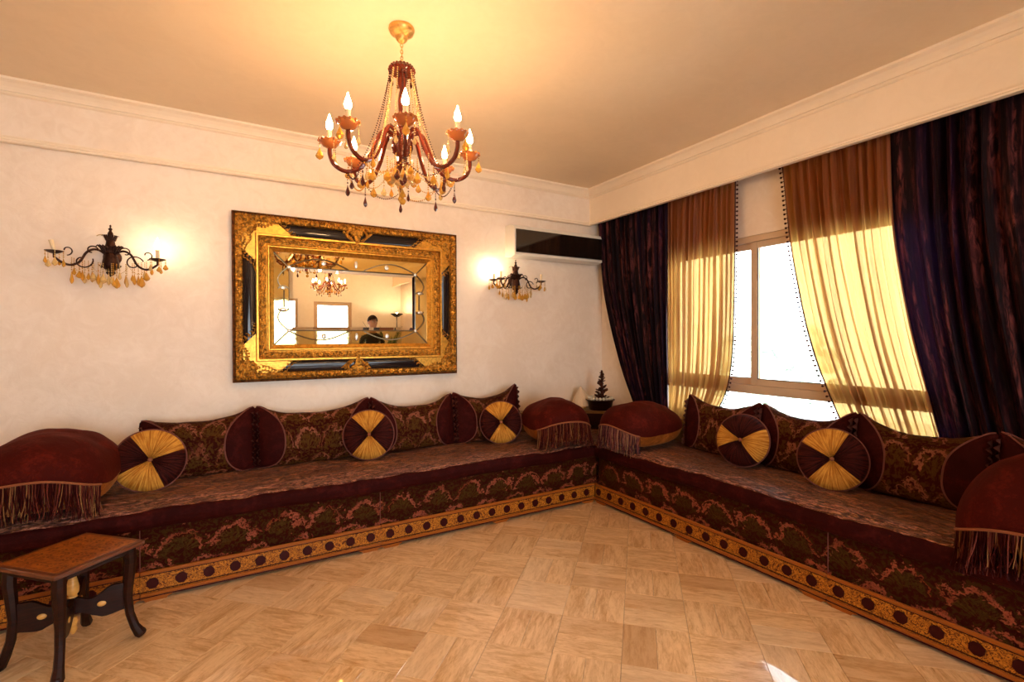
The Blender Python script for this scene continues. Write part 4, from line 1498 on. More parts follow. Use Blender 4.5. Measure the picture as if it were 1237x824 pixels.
def make_chandelier(lab, loc, rz, sc):
    """origin at the ceiling; drops 0.9 m"""
    t = empty('chandelier', lab, 'chandelier', loc, (0, 0, rz), sc=sc)
    mb = MB(); mb.lathe([(0.0, 0.0), (0.062, 0.0), (0.064, -0.010), (0.058, -0.026), (0.040, -0.038), (0.030, -0.044), (0.028, -0.058), (0.018, -0.070), (0.006, -0.076), (0.0005, -0.080)], 28)
    mb.build('ceiling_rose', 'brass', t)
    mb = MB()
    for k in range(7):
        z = -0.086 - k * 0.016
        pts = []
        for q in range(12):
            a = 2 * PI * q / 12
            u_, w_ = 0.006 * math.cos(a), 0.011 * math.sin(a)
            pts.append((u_, 0, z + w_) if k % 2 else (0, u_, z + w_))
        mb.tube(pts, 0.0022, 5, closed=True)
    mb.build('chain', 'brass', t)
    # crown
    mb = MB()
    mb.lathe([(0.030, -0.196), (0.056, -0.196), (0.061, -0.203), (0.059, -0.213), (0.061, -0.222), (0.054, -0.230), (0.030, -0.232)], 24)
    for k in range(20):
        a = 2 * PI * k / 20
        mb.ball((0.060 * math.cos(a), 0.060 * math.sin(a), -0.213), 0.010, 6, 4, (1, 1, 1))
        mb.ball((0.055 * math.cos(a + .15), 0.055 * math.sin(a + .15), -0.199), 0.007, 5, 4)
    mb.build('crown', 'redglass', t)
    mb = MB()
    for k in range(10):
        a = 2 * PI * (k + .5) / 10
        drop_mesh(mb, (0.058 * math.cos(a), 0.058 * math.sin(a), -0.226), 0.007, 0.042, seg=5)
    mb.build('crown_drops', 'ruby', t)
    # stem
    mb = MB()
    mb.lathe([(0.003, -0.19), (0.004, -0.23), (0.022, -0.235), (0.027, -0.26), (0.020, -0.29), (0.011, -0.31), (0.016, -0.33), (0.021, -0.37), (0.017, -0.42),
              (0.010, -0.455), (0.018, -0.47), (0.024, -0.49), (0.014, -0.505), (0.012, -0.53), (0.030, -0.545), (0.044, -0.575), (0.047, -0.60), (0.036, -0.635), (0.018, -0.65),
              (0.022, -0.665), (0.034, -0.68), (0.030, -0.70), (0.014, -0.72), (0.010, -0.745), (0.016, -0.76), (0.012, -0.78), (0.0005, -0.79)], 20)
    mb.build('stem', 'redglass', t)
    mb = MB()
    for k in range(16):
        a = 2 * PI * k / 16
        mb.tube([(0.0485 * math.cos(a) * f, 0.0485 * math.sin(a) * f, z) for f, z in ((.65, -.545), (.97, -.572), (1.02, -.60), (.78, -.632))], 0.0045, 5)
    mb.build('hub_ribs', 'ruby', t)
    mb = MB(); drop_mesh(mb, (0, 0, -0.79), 0.017, 0.05, seg=8); mb.ball((0, 0, -0.868), 0.017, 8, 6)
    mb.build('bottom_finial', 'amber', t)
    # arms: one built, the others copied
    RA = 0.344

    def arm_xyz(s):
        ctrl = [(0.030, -0.545), (0.075, -0.520), (0.110, -0.545), (0.150, -0.640), (0.200, -0.715), (0.265, -0.740), (0.320, -0.715), (0.342, -0.670), (0.344, -0.636)]
        n = len(ctrl) - 1
        f = s * n; i = min(int(f), n - 1); q = f - i
        p0, p1, p2, p3 = ctrl[max(i - 1, 0)], ctrl[i], ctrl[i + 1], ctrl[min(i + 2, n)]
        h = lambda a, b, c, d: 0.5 * ((2 * b) + (-a + c) * q + (2 * a - 5 * b + 4 * c - d) * q * q + (-a + 3 * b - 3 * c + d) * q ** 3)
        return h(p0[0], p1[0], p2[0], p3[0]), h(p0[1], p1[1], p2[1], p3[1])
    mb = MB()
    P_ = [(arm_xyz(k / 30)[0], 0, arm_xyz(k / 30)[1]) for k in range(31)]
    mb.tube(P_, 0.0105, 8)
    for k in range(60):        # twisted rope of beads around the arm
        f = k / 60; x, z = arm_xyz(f)
        a = f * 46
        mb.ball((x + 0.0035 * math.cos(a), 0.0105 * math.sin(a), z + 0.0095 * math.cos(a)), 0.0042, 4, 3)
    arm = mb.build('arm', 'redglass', t)
    mb = MB(); mb.lathe([(0.006, -0.640), (0.012, -0.634), (0.030, -0.628), (0.046, -0.606), (0.050, -0.598), (0.046, -0.600), (0.028, -0.618), (0.010, -0.622), (0.0005, -0.622)], 18, (RA, 0, 0))
    for k in range(12):
        a = 2 * PI * k / 12; mb.ball((RA + 0.048 * math.cos(a), 0.048 * math.sin(a), -0.600), 0.008, 5, 4)
    mb.build('drip_cup', 'cup', arm)
    mb = MB(); mb.lathe([(0.0105, -0.622), (0.0105, -0.555), (0.0125, -0.553), (0.0125, -0.547), (0.006, -0.545), (0.0005, -0.545)], 12, (RA, 0, 0))
    mb.build('candle_sleeve', 'candle', arm)
    mb = MB(); mb.lathe([(r, z - 0.547) for r, z in FLAME], 8, (RA, 0, 0)); mb.build('bulb', 'bulb', arm)
    for k, (a, l, mt) in enumerate(((0, 0.050, 'amber'), (120, 0.036, 'clear'), (240, 0.036, 'clear'))):
        mb = MB(); x, y = RA + 0.046 * math.cos(R(a)), 0.046 * math.sin(R(a))
        strand(mb, [(x, y, -0.606), (x, y, -0.606 - (0.04 if k else 0.012))], 0.004, 0.010)
        drop_mesh(mb, (x, y, -0.61 - (0.04 if k else 0.012)), 0.019 if k == 0 else 0.011, l * 1.2, seg=6)
        mb.build('crystal_drop', mt, arm)
    mb = MB(); strand(mb, [(0.262, 0, -0.75), (0.262, 0, -0.79)], 0.004, 0.010); drop_mesh(mb, (0.262, 0, -0.79), 0.011, 0.060, seg=6); mb.build('crystal_drop', 'ruby', arm)
    mb = MB(); strand(mb, [(0.2, 0, -0.725), (0.2, 0, -0.75)], 0.004, 0.010); drop_mesh(mb, (0.2, 0, -0.75), 0.019, 0.058, seg=6); mb.build('crystal_drop', 'amber', arm)
    NA = 8
    for k in range(1, NA):
        c = copy_tree(arm, t); c.rotation_euler = (0, 0, 2 * PI * k / NA)
    # strands from the crown to the arms and swags between cups
    for k in range(NA):
        a = 2 * PI * k / NA; b = 2 * PI * (k + 1) / NA; h = (a + b) / 2
        mb = MB(); strand(mb, cat((0.060 * math.cos(a), 0.060 * math.sin(a), -0.225), (0.125 * math.cos(a), 0.125 * math.sin(a), -0.545), 0.035), 0.0042, 0.0115)
        strand(mb, cat((0.058 * math.cos(h), 0.058 * math.sin(h), -0.225), (0.115 * math.cos(h), 0.115 * math.sin(h), -0.60), 0.03), 0.0036, 0.0115)
        strand(mb, cat((0.056 * math.cos(a), 0.056 * math.sin(a), -0.225), (0.215 * math.cos(a + .1), 0.215 * math.sin(a + .1), -0.715), 0.07, 20), 0.0042, 0.0125)
        mb.build('bead_strand', 'clear' if k % 2 else 'ruby', t)['kind'] = 'stuff'
        mb = MB(); strand(mb, cat((0.262 * math.cos(a), 0.262 * math.sin(a), -0.745), (0.262 * math.cos(b), 0.262 * math.sin(b), -0.745), 0.055), 0.0042, 0.0115)
        mb.build('bead_swag', 'amber' if k % 2 else 'ruby', t)['kind'] = 'stuff'
        mb = MB(); strand(mb, cat((0.262 * math.cos(a), 0.262 * math.sin(a), -0.745), (0.06 * math.cos(h), 0.06 * math.sin(h), -0.70), 0.05), 0.004, 0.0115)
        mb.build('bead_swag', 'clear', t)['kind'] = 'stuff'
    for k in range(NA * 2):      # long amber and ruby drops between the arms
        a = PI * k / NA + 0.2; r_ = 0.16 + 0.09 * (k % 3) / 2
        mb = MB(); zt_ = -0.70 - 0.03 * (k % 2)
        strand(mb, [(r_, 0, zt_ + 0.05), (r_, 0, zt_ - 0.02)], 0.0038, 0.010)
        drop_mesh(mb, (r_, 0, zt_ - 0.02), (0.016, 0.010, 0.013)[k % 3], 0.05, seg=6)
        mb.build('crystal_drop', ('amber', 'clear', 'amber', 'ruby')[k % 4], t).rotation_euler = (0, 0, a)
    src = None
    for k in range(14):
        a = 2 * PI * k / 14; r_ = 0.075 if k % 2 else 0.05
        if k < 2:
            mb = MB(); strand(mb, [(r_, 0, -0.655), (r_, 0, -0.70)], 0.004, 0.01); drop_mesh(mb, (r_, 0, -0.70), 0.020, 0.070, seg=6)
            o = mb.build('crystal_drop', 'amber' if k else 'clear', t); src = (src or []) + [o]
        else:
            o = src[k % 2].copy(); COL.objects.link(o); o.parent = t
        o.rotation_euler = (0, 0, a)
    return t


ch1 = make_chandelier('amber and ruby crystal chandelier with lit candle bulbs hanging from the ceiling', (0.765, 2.391, HC), R(-105.4), 1.0)
ch2 = copy_tree(ch1)
ch2.location = (1.72, -1.85, HC - 0.12 + 0.12); ch2.rotation_euler = (0, 0, 0.3); ch2.scale = (0.85, 0.85, 0.85)
ch2['label'] = 'smaller-looking second crystal chandelier seen inside the mirror glass'

# ================================================================ wall sconces
def scroll(mb, cx, cz, r, a0, a1, y, rad=0.004, r_end=0.4, n=22):
    pts = []
    for k in range(n + 1):
        f = k / n; a = a0 + (a1 - a0) * f; q = r * (1 + (r_end - 1) * f)
        pts.append((cx + q * math.cos(a), y, cz + q * math.sin(a)))
    mb.tube(pts, rad, 6)


def make_sconce(lab, loc, arms, seed):
    """arms: list of (dx, dy, z_cup, lit, tilt); origin on the wall at the body centre"""
    t = empty('wall_sconce', lab, 'wall lamp', loc, group='crystal wall sconces beside the mirror')
    rn = random.Random(seed)
    mb = MB()
    mb.lathe([(0.0005, 0.205), (0.006, 0.198), (0.003, 0.186), (0.012, 0.176), (0.006, 0.166), (0.014, 0.150), (0.018, 0.125), (0.022, 0.10), (0.026, 0.075), (0.034, 0.05), (0.040, 0.03),
              (0.030, 0.018), (0.036, 0.0), (0.042, -0.03), (0.046, -0.055), (0.036, -0.08), (0.020, -0.095), (0.026, -0.108), (0.014, -0.122), (0.0005, -0.135)], 18, (0, -0.06, 0))
    mb.build('body', 'iron', t)
    mb = MB(); mb.lathe([(0.0005, 0.0), (0.05, 0.0), (0.048, 0.012), (0.030, 0.02), (0.010, 0.045), (0.0005, 0.05)], 20, (0, 0, 0.0), axis='y'); mb.build('wall_plate', 'iron', t)
    for k in range(10):       # leaf sprigs round the body
        mb = MB()
        a = PI * (k / 9) + PI
        x, y = 0.032 * math.cos(a), -0.06 + 0.032 * math.sin(a)
        mb.tube([(x, y, 0.02), (x * 1.5, y - 0.008, 0.055), (x * 2.0, y - 0.014, 0.065), (x * 2.3, y - 0.016, 0.052)], [0.006, 0.007, 0.005, 0.002], 5)
        mb.tube([(x * .7, y + .01, 0.10), (x * 1.1, y, 0.135), (x * 1.4, y, 0.130)], [0.004, 0.004, 0.002], 5)
        mb.tube([(x, y, -0.05), (x * 1.4, y - 0.01, -0.075), (x * 1.8, y - 0.012, -0.06)], [0.005, 0.006, 0.002], 5)
        o = mb.build('leaf_sprig', 'iron', t); o['kind'] = 'stuff'
    for dx, dy, zc, lit, tilt in arms:
        sg = 1 if dx > 0 else -1
        mb = MB()
        n = 26; pts = []
        for k in range(n + 1):
            f = k / n
            x = dx * f
            z = -0.02 + 0.055 * math.sin(min(1, f / 0.55) * PI) * (1 if f < 0.55 else 0) - (0.05 * math.sin((f - 0.45) / 0.55 * PI) if f > 0.45 else 0) + (zc - 0.035 + 0.02) * f ** 3
            y = -0.07 + (dy + 0.07) * f
            pts.append((x, y, z))
        pts.append((dx, dy, zc - 0.012))
        mb.tube(pts, 0.007, 7)
        L = abs(dx)
        scroll(mb, dx * 0.50, -0.045, 0.055 * L / 0.27, PI * 0.1, PI * 1.75 if sg > 0 else -PI * 1.4, dy * .5 - 0.045, 0.0042)
        scroll(mb, dx * 0.33, 0.025, 0.035 * L / 0.27, PI if sg > 0 else 0, -PI * 0.6 if sg > 0 else PI * 1.5, dy * .4 - 0.05, 0.004)
        scroll(mb, dx * 0.78, 0.012, 0.032 * L / 0.27, -PI / 2, PI, dy * .8 - 0.015, 0.0038)
        arm = mb.build('arm', 'iron', t)
        mb = MB(); mb.lathe([(0.004, zc - 0.016), (0.020, zc - 0.012), (0.044, zc - 0.001), (0.046, zc + 0.003), (0.042, zc + 0.004), (0.018, zc - 0.004), (0.0005, zc - 0.005)], 18, (dx, dy, 0))
        mb.build('drip_pan', 'iron', arm)
        mb = MB(); mb.X = Matrix.Translation((dx, dy, zc)) @ Matrix.Rotation(tilt, 4, 'Y')
        mb.lathe([(0.0005, 0.0), (0.0105, 0.0), (0.0105, 0.062), (0.0115, 0.064), (0.0005, 0.066)] if lit else [(0.0005, 0.0), (0.0095, 0.0), (0.0125, 0.068), (0.0005, 0.066)], 12)
        mb.build('candle_sleeve', 'candle', arm)
        if lit:
            mb = MB(); mb.lathe([(r, z + zc + 0.065) for r, z in FLAME], 8, (dx, dy, 0)); mb.build('bulb', 'bulb_sconce' if seed == 9 else 'bulb_dim', arm)
        for k in range(5):
            a = 2 * PI * k / 5 + seed
            mb = MB(); x, y = dx + 0.043 * math.cos(a), dy + 0.043 * math.sin(a)
            ln = rn.uniform(0.012, 0.035)
            strand(mb, [(x, y, zc - 0.004), (x, y, zc - ln)], 0.0035, 0.009)
            drop_mesh(mb, (x, y, zc - ln), rn.choice((0.010, 0.016)), rn.uniform(0.04, 0.06), seg=6)
            mb.build('crystal_drop', rn.choice(('amber', 'amber', 'clear')), arm)
    xs = [a[0] for a in arms]
    lo, hi = min(xs) * 0.75, max(xs) * 0.75
    for k in range(24):
        f = k / 23
        x = lo + (hi - lo) * f + rn.uniform(-.008, .008)
        y = -0.06 - 0.05 * math.sin(PI * f) + rn.uniform(-.02, .02)
        z = -0.045 - 0.03 * math.sin(PI * f)
        mb = MB(); ln = rn.uniform(0.015, 0.05)
        strand(mb, [(x, y, z + 0.02), (x, y, z - ln)], 0.0035, 0.009)
        big = rn.random()
        drop_mesh(mb, (x, y, z - ln), 0.020 if big > 0.6 else 0.011, rn.uniform(0.05, 0.085), seg=6)
        mb.build('crystal_drop', rn.choice(('amber', 'amber', 'clear')), t)
    mb = MB()
    scroll(mb, -0.045, 0.10, 0.045, -PI * .4, PI * .75, -0.055, 0.0025, 0.8)
    for k in range(4):
        x0 = lo + (hi - lo) * k / 4; x1 = lo + (hi - lo) * (k + 1) / 4
        strand(mb, cat((x0, -0.08, -0.06), (x1, -0.08, -0.06), 0.05), 0.0032, 0.010)
    mb.build('bead_swag', 'clear', t)['kind'] = 'stuff'
    return t


make_sconce('bronze crystal wall sconce left of the mirror, left candle unlit and leaning', (-0.650, 4.09, 1.935),
            [(-0.255, -0.14, 0.0, False, R(-12)), (0.255, -0.14, -0.012, True, 0)], 5)
make_sconce('smaller bronze crystal wall sconce between the mirror and the air conditioner', (2.405, 4.09, 1.945),
            [(-0.20, -0.13, 0.005, False, 0), (0.235, -0.15, 0.0, False, 0), (-0.235, -0.05, 0.0, True, 0)], 9)

# ================================================================ air conditioner
ac = empty('air_conditioner', 'wall air conditioner with black glass front at the corner above the right sconce', 'air conditioner', (2.33, 4.1, 2.165))
AW = 1.06
mb = MB()
pr = [(0.0, 0.01), (-0.12, 0.0), (-0.165, 0.010), (-0.178, 0.03), (-0.178, 0.262), (-0.165, 0.290), (-0.10, 0.312), (0.0, 0.314)]
mb.prism(pr, 'x', 0, AW); mb.build('body', 'white_plastic', ac, smooth=False)
mb = MB(); mb.bbox(0.012, AW - 0.004, -0.190, -0.178, 0.040, 0.258, 0.003)
o = mb.build('front_panel', 'black_glass', ac); o['label'] = 'glossy black glass front panel'
mb = MB(); mb.bbox(0.0, AW, -0.188, -0.150, 0.012, 0.036, 0.004); mb.build('air_flap', 'white_plastic', ac)
mb = MB(); mb.box(0.02, AW - 0.02, -0.1785, -0.176, 0.0365, 0.0395); mb.build('panel_gap', 'grey_plastic', ac, smooth=False)

# ================================================================ corner decoration on the ledge
dx, dy, dz = 3.215, 3.745, 0.676
t = empty('cone_tree_bowl', 'small brown cone-tree ornament in a dark bowl on the corner ledge', 'ornament', (dx, dy, dz), sc=1.4)
mb = MB(); mb.lathe([(0.0005, 0.0), (0.075, 0.0), (0.080, 0.006), (0.088, 0.055), (0.105, 0.072), (0.100, 0.074), (0.080, 0.055), (0.0005, 0.05)], 26); mb.build('bowl', 'dark_wood', t)
mb = MB()
for k in range(22):
    a = 2 * PI * k / 22
    mb.ball((0.082 * math.cos(a), 0.082 * math.sin(a), 0.083), 0.0115, 6, 4)
mb.build('bead_rim', 'white_china', t)
mb = MB()
rn = random.Random(4)
mb.tube([(0.02, 0, 0.05), (0.012, 0, 0.26)], [0.016, 0.004], 6)
for k in range(110):
    f = rn.random() ** 0.8
    z = 0.08 + 0.18 * f; r_ = 0.055 * (1 - f) + 0.008; a = rn.uniform(0, 2 * PI)
    mb.X = Matrix.Translation((0.014 + r_ * .6 * math.cos(a), r_ * .6 * math.sin(a), z)) @ Matrix.Rotation(a, 4, 'Z') @ Matrix.Rotation(R(-25), 4, 'Y')
    mb.ball((0, 0, 0), 0.017 * (1.1 - .5 * f), 5, 3, (1.3, .6, .3))
mb.X = Matrix.Identity(4)
mb.ball((0.014, 0, 0.268), 0.009, 6, 5, (1, 1, 1.5))
o = mb.build('cone_scales', 'cone_brown', t)
t2 = empty('paper_cone', 'pale gold paper cone leaning beside the cone-tree ornament', 'ornament', (dx - 0.075, dy + 0.185, dz), sc=1.25)
mb = MB(); mb.X = Matrix.Translation((0, 0, 0.03)) @ Matrix.Rotation(R(-8), 4, 'Y')
mb.lathe([(0.0005, 0.155), (0.035, 0.105), (0.07, 0.05), (0.098, 0.0), (0.094, 0.0), (0.06, 0.05), (0.0005, 0.14)], 14); mb.build('paper_shade', 'cream', t2, smooth=False)
mb = MB(); mb.lathe([(0.0005, 0.0), (0.03, 0.0), (0.028, 0.008), (0.006, 0.014), (0.006, 0.09), (0.0005, 0.09)], 12); mb.build('stand', 'brass', t2)

# ================================================================ side table
tb = empty('side_table', 'small square carved wooden side table in the lower left corner of the picture', 'table', (-0.604, 2.855, 0), (0, 0, R(45)))
S = 0.185
mb = MB(); mb.bbox(-S, S, -S, S, 0.430, 0.450, 0.004); tt = mb.build('table_top', 'table_edge', tb)
mb = MB(); mb.box(-S + 0.022, S - 0.022, -S + 0.022, S - 0.022, 0.4500, 0.4512); o = mb.build('inlay_panel', 'table_top', tt, smooth=False)
mb = MB()
for k in range(5):
    for j in range(5):
        cx, cz = (k - 2) * 0.058, (j - 2) * 0.058
        for q in range(6):
            a = q * PI / 3
            mb.ball((cx + .014 * math.cos(a), cz + .014 * math.sin(a), 0.4512), 0.006, 5, 3, (1, 1, 0.12))
mb.build('flower_inlay', 'table_edge', tt)
mb = MB()
for a, b, c, d in ((-S + .03, S - .03, -S + .025, -S + .037), (-S + .03, S - .03, S - .037, S - .025), (-S + .025, -S + .037, -S + .03, S - .03), (S - .037, S - .025, -S + .03, S - .03)):
    mb.box(a, b, c, d, 0.405, 0.430)
mb.build('apron', 'dark_wood', tb, smooth=False)


def corner_leg(ang):
    mb = MB()
    c, s = math.cos(ang), math.sin(ang)
    r0_ = S * 1.414 - 0.055
    pts = [(r0_ - 0.005, 0.43, 0.019), (r0_ - 0.002, 0.36, 0.020), (r0_ - 0.010, 0.27, 0.017), (r0_ - 0.014, 0.20, 0.015), (r0_ - 0.006, 0.12, 0.014), (r0_ + 0.012, 0.055, 0.015), (r0_ + 0.030, 0.020, 0.019), (r0_ + 0.040, 0.006, 0.015)]
    mb.tube([(r * c, r * s, z) for r, z, _ in pts], [q * 1.25 for _, _, q in pts], 8)
    mb.ball(((r0_ + 0.036) * c, (r0_ + 0.036) * s, 0.020), 0.020, 8, 6, (1, 1, 0.98))
    mb.ball(((r0_ + 0.022) * c, (r0_ + 0.022) * s, 0.050), 0.013, 7, 5)
    return mb


for k in range(4):
    corner_leg(PI / 4 + k * PI / 2).build('leg', 'dark_wood', tb)
for k in range(2):       # scalloped stretcher boards crossing at the centre
    mb = MB()
    r1 = S * 1.414 - 0.06
    up, dn = [], []
    n = 24
    for q in range(n + 1):
        f = -1 + 2 * q / n
        up.append((f * r1, 0.235 + 0.050 * abs(f) ** 2.2 + 0.012 * math.cos(f * PI * 3)))
        dn.append((f * r1, 0.165 - 0.035 * abs(f) ** 1.5 * (1 if abs(f) > .45 else .6) + 0.016 * math.cos(f * PI * 2.0)))
    pr = up + dn[::-1]
    base = len(mb.v)
    n2 = len(pr)
    F_ = [mb.vert((x, -0.009, z)) for x, z in pr]; K_ = [mb.vert((x, 0.009, z)) for x, z in pr]
    for i in range(n2):
        mb.face([F_[i], F_[(i + 1) % n2], K_[(i + 1) % n2], K_[i]])
    m_ = n + 1
    for i in range(n):
        mb.face([F_[i], F_[i + 1], F_[n2 - 2 - i], F_[n2 - 1 - i]]); mb.face([K_[i], K_[i + 1], K_[n2 - 2 - i], K_[n2 - 1 - i]])
    o = mb.build('stretcher', 'dark_wood', tb, smooth=False); o.rotation_euler = (0, 0, PI / 4 + k * PI / 2)
    for f in (-.5, .5):
        for sy in (-1, 1):
            mb = MB(); mb.ball((f * r1, sy * 0.009, 0.195), 0.014, 10, 6, (1.2, .25, .9))
            mb.build('oval_inlay', 'spindle', o)
mb = MB(); mb.lathe([(0.0005, 0.43), (0.014, 0.43), (0.012, 0.415), (0.016, 0.405), (0.013, 0.38), (0.011, 0.35), (0.018, 0.32), (0.024, 0.29), (0.022, 0.27), (0.014, 0.258), (0.018, 0.250), (0.0005, 0.245)], 16)
mb.build('spindle', 'spindle', tb)
mb = MB(); mb.lathe([(0.0005, 0.165), (0.014, 0.160), (0.018, 0.14), (0.012, 0.12), (0.016, 0.105), (0.010, 0.09), (0.0005, 0.08)], 16)
mb.build('drop_finial', 'spindle', tb)

# ================================================================ what the mirror shows behind the camera
t = empty('torchere_lamp', 'black uplighter floor lamp seen in the mirror beside the plant', 'floor lamp', (3.25, -2.45, 0))
mb = MB(); mb.lathe([(0.0005, 0.0), (0.13, 0.0), (0.13, 0.012), (0.02, 0.03), (0.0005, 0.03)], 24); mb.build('base', 'black', t)
mb = MB(); mb.lathe([(0.0005, 0.03), (0.011, 0.03), (0.011, 1.88), (0.0005, 1.88)], 12); mb.build('pole', 'black', t)
mb = MB(); mb.lathe([(0.0005, 1.86), (0.05, 1.87), (0.13, 1.925), (0.135, 1.94), (0.125, 1.935), (0.05, 1.885), (0.0005, 1.88)], 28); mb.build('dish', 'black', t)
mb = MB(); mb.ball((0, 0, 1.925), 0.028, 8, 6); mb.build('bulb', 'bulb_torch', t)

t = empty('potted_plant', 'tall potted plant with sword leaves seen in the mirror', 'plant', (2.80, -1.75, 0))
mb = MB(); mb.lathe([(0.0005, 0.0), (0.15, 0.0), (0.20, 0.42), (0.22, 0.42), (0.22, 0.46), (0.19, 0.46), (0.18, 0.40), (0.0005, 0.40)], 24); mb.build('pot', 'terracotta', t)
mb = MB(); mb.lathe([(0.0005, 0.43), (0.18, 0.43)], 20); mb.build('soil', 'soil', t)
rn = random.Random(12)
for k in range(16):
    mb = MB(); a = 2 * PI * k / 16 + rn.uniform(-.2, .2); H_ = rn.uniform(0.85, 1.38); out = rn.uniform(0.10, 0.42)

    def lf(u, v):
        r_ = 0.04 + out * u ** 1.8; z = 0.42 + H_ * u - 0.06 * u ** 4
        w = 0.035 * math.sin(PI * min(1, 0.12 + 0.88 * u)) ** 0.7 * (v - 0.5) * 2
        return (r_ * math.cos(a) - w * math.sin(a), r_ * math.sin(a) + w * math.cos(a), z - abs(v - .5) * 0.012)
    mb.grid(lf, 12, 4)
    o = mb.build('leaf', 'leaf', t)
    md = o.modifiers.new('solid', 'SOLIDIFY'); md.thickness = 0.003


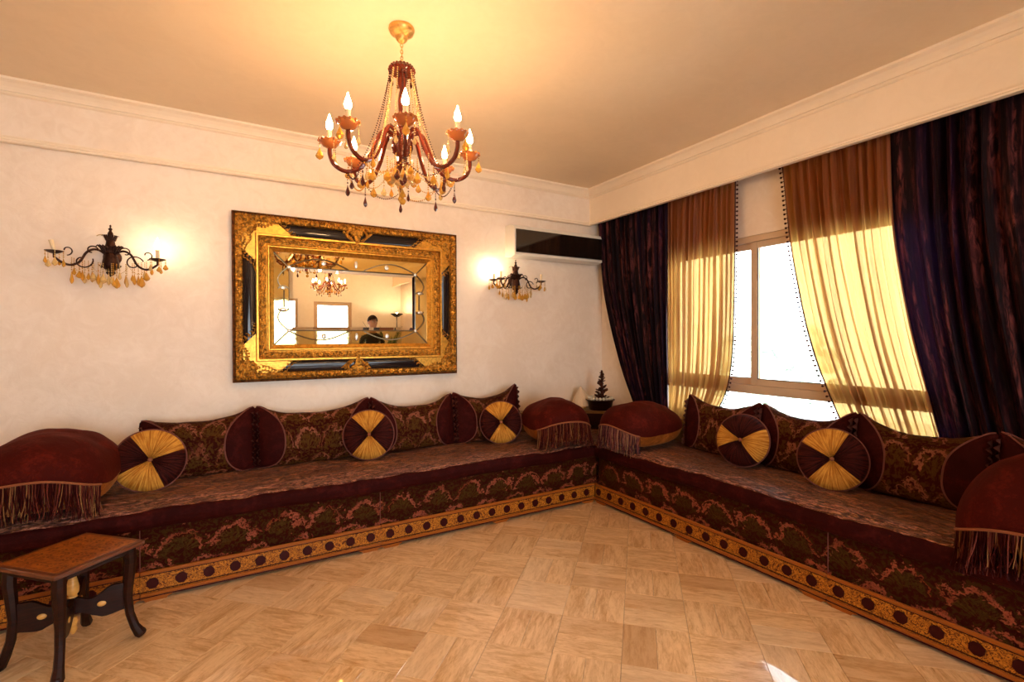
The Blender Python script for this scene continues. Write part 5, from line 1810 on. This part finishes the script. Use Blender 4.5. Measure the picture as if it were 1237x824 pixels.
def person(loc, rz):
    t = empty('person', 'person standing in a dark top behind the camera, head seen in the mirror', 'person', loc, (0, 0, rz))
    V, E_, Rd = [], [], []

    def chain(pts, start=None):
        prev = start
        for p, r in pts:
            V.append(p); Rd.append(r); i = len(V) - 1
            if prev is not None: E_.append((prev, i))
            prev = i
        return prev
    pelvis = chain([((0, 0, 0.95), 0.135)])
    chest = chain([((0, 0.01, 1.10), 0.125), ((0, 0.0, 1.27), 0.14), ((0, 0.01, 1.40), 0.125)], pelvis)
    neck = chain([((0, 0.005, 1.49), 0.055), ((0, -0.01, 1.57), 0.052)], chest)
    chain([((0, -0.015, 1.64), 0.078), ((0, -0.01, 1.71), 0.088), ((0, 0.0, 1.77), 0.070)], neck)
    for s in (-1, 1):
        sh = chain([((s * 0.17, 0.01, 1.42), 0.058), ((s * 0.22, 0.02, 1.28), 0.047), ((s * 0.25, 0.02, 1.12), 0.040), ((s * 0.25, -0.05, 0.98), 0.034), ((s * 0.24, -0.10, 0.87), 0.026)], chest)
        palm = chain([((s * 0.235, -0.115, 0.80), 0.028)], sh)
        for f in range(4):
            x = s * (0.235 + (f - 1.5) * 0.003); y = -0.115 + (f - 1.5) * 0.020
            chain([((x, y - 0.004, 0.755), 0.0095), ((x - s * .006, y - 0.006, 0.725), 0.0085), ((x - s * .014, y - .006, 0.700 + 0.006 * abs(f - 1.4)), 0.0075)], palm)
        chain([((s * 0.215, -0.150, 0.80), 0.011), ((s * 0.205, -0.165, 0.765), 0.0095)], palm)
        chain([((s * 0.09, 0, 0.86), 0.095), ((s * 0.10, -0.01, 0.68), 0.078), ((s * 0.105, -0.01, 0.50), 0.058), ((s * 0.11, 0.02, 0.32), 0.056), ((s * 0.11, 0.03, 0.10), 0.040),
               ((s * 0.115, 0.0, 0.045), 0.042), ((s * 0.13, -0.13, 0.030), 0.030)], pelvis)
    me = bpy.data.meshes.new('body'); me.from_pydata(V, E_, [])
    o = bpy.data.objects.new('body', me); COL.objects.link(o); o.parent = t
    sk = o.modifiers.new('skin', 'SKIN')
    for i, r in enumerate(Rd): me.skin_vertices[0].data[i].radius = (r, r * (0.78 if 0 < i <= chest or i == 0 else 1))
    me.skin_vertices[0].data[0].use_root = True
    o.modifiers.new('sub', 'SUBSURF').levels = 2; o.modifiers['sub'].render_levels = 2
    sk.use_smooth_shade = True
    # one body material that is cloth below the neck and the wrists, skin elsewhere
    q = NT('clothed_body')
    x, y, z = q.sep(q.coord('Object'))
    skin = q.step(z, 1.495, 1.505)
    hand = q.mul(q.step(q.math('ABSOLUTE', x), 0.17, 0.18), q.step(z, 0.875, 0.865))
    top = q.step(z, 0.94, 0.95)
    c = q.mix(top, (0.08, 0.09, 0.12), (0.035, 0.035, 0.045))
    shoe = q.step(z, 0.085, 0.08)
    c = q.mix(shoe, c, (0.02, 0.015, 0.012))
    c = q.mix(q.math('MAXIMUM', skin, hand), c, (0.60, 0.35, 0.24))
    me.materials.append(q.done(q.bsdf(c, 0.65)))
    # hair, face
    mb = MB()

    def hair(u, v):
        a = 2 * PI * v; th = u * PI * 0.62
        back = 0.5 + 0.5 * math.sin(a)
        th *= 0.62 + 0.50 * back
        return (0.094 * math.sin(th) * math.cos(a), 0.002 + 0.108 * math.sin(th) * math.sin(a), 1.715 + 0.118 * math.cos(th) + 0.004 * math.sin(v * 90))
    mb.grid(hair, 14, 40, cv=True); mb.build('hair', 'hair', t)
    for s in (-1, 1):
        mb = MB(); mb.ball((s * 0.033, -0.088, 1.705), 0.012, 8, 6); mb.build('eye', 'white_china', t)
    mb = MB()
    for s in (-1, 1):
        mb.ball((s * 0.033, -0.098, 1.705), 0.0055, 8, 6)
        mb.tube([(s * 0.018, -0.096, 1.727), (s * 0.034, -0.098, 1.731), (s * 0.048, -0.088, 1.725)], 0.003, 5)
    mb.build('pupils_and_brows', 'hair', t)
    mb = MB()
    mb.tube([(0, -0.090, 1.705), (0, -0.108, 1.675), (0, -0.094, 1.662)], [0.008, 0.013, 0.009], 8)
    mb.tube([(-0.026, -0.082, 1.638), (0, -0.093, 1.636), (0.026, -0.082, 1.638)], [0.003, 0.007, 0.003], 6)
    for s in (-1, 1): mb.ball((s * 0.090, 0.0, 1.69), 0.022, 8, 6, (.35, .6, 1.3))
    mb.build('face_features', 'skin', t)
    return t


person((2.37, -1.10, 0), R(170))

# ================================================================ outdoors
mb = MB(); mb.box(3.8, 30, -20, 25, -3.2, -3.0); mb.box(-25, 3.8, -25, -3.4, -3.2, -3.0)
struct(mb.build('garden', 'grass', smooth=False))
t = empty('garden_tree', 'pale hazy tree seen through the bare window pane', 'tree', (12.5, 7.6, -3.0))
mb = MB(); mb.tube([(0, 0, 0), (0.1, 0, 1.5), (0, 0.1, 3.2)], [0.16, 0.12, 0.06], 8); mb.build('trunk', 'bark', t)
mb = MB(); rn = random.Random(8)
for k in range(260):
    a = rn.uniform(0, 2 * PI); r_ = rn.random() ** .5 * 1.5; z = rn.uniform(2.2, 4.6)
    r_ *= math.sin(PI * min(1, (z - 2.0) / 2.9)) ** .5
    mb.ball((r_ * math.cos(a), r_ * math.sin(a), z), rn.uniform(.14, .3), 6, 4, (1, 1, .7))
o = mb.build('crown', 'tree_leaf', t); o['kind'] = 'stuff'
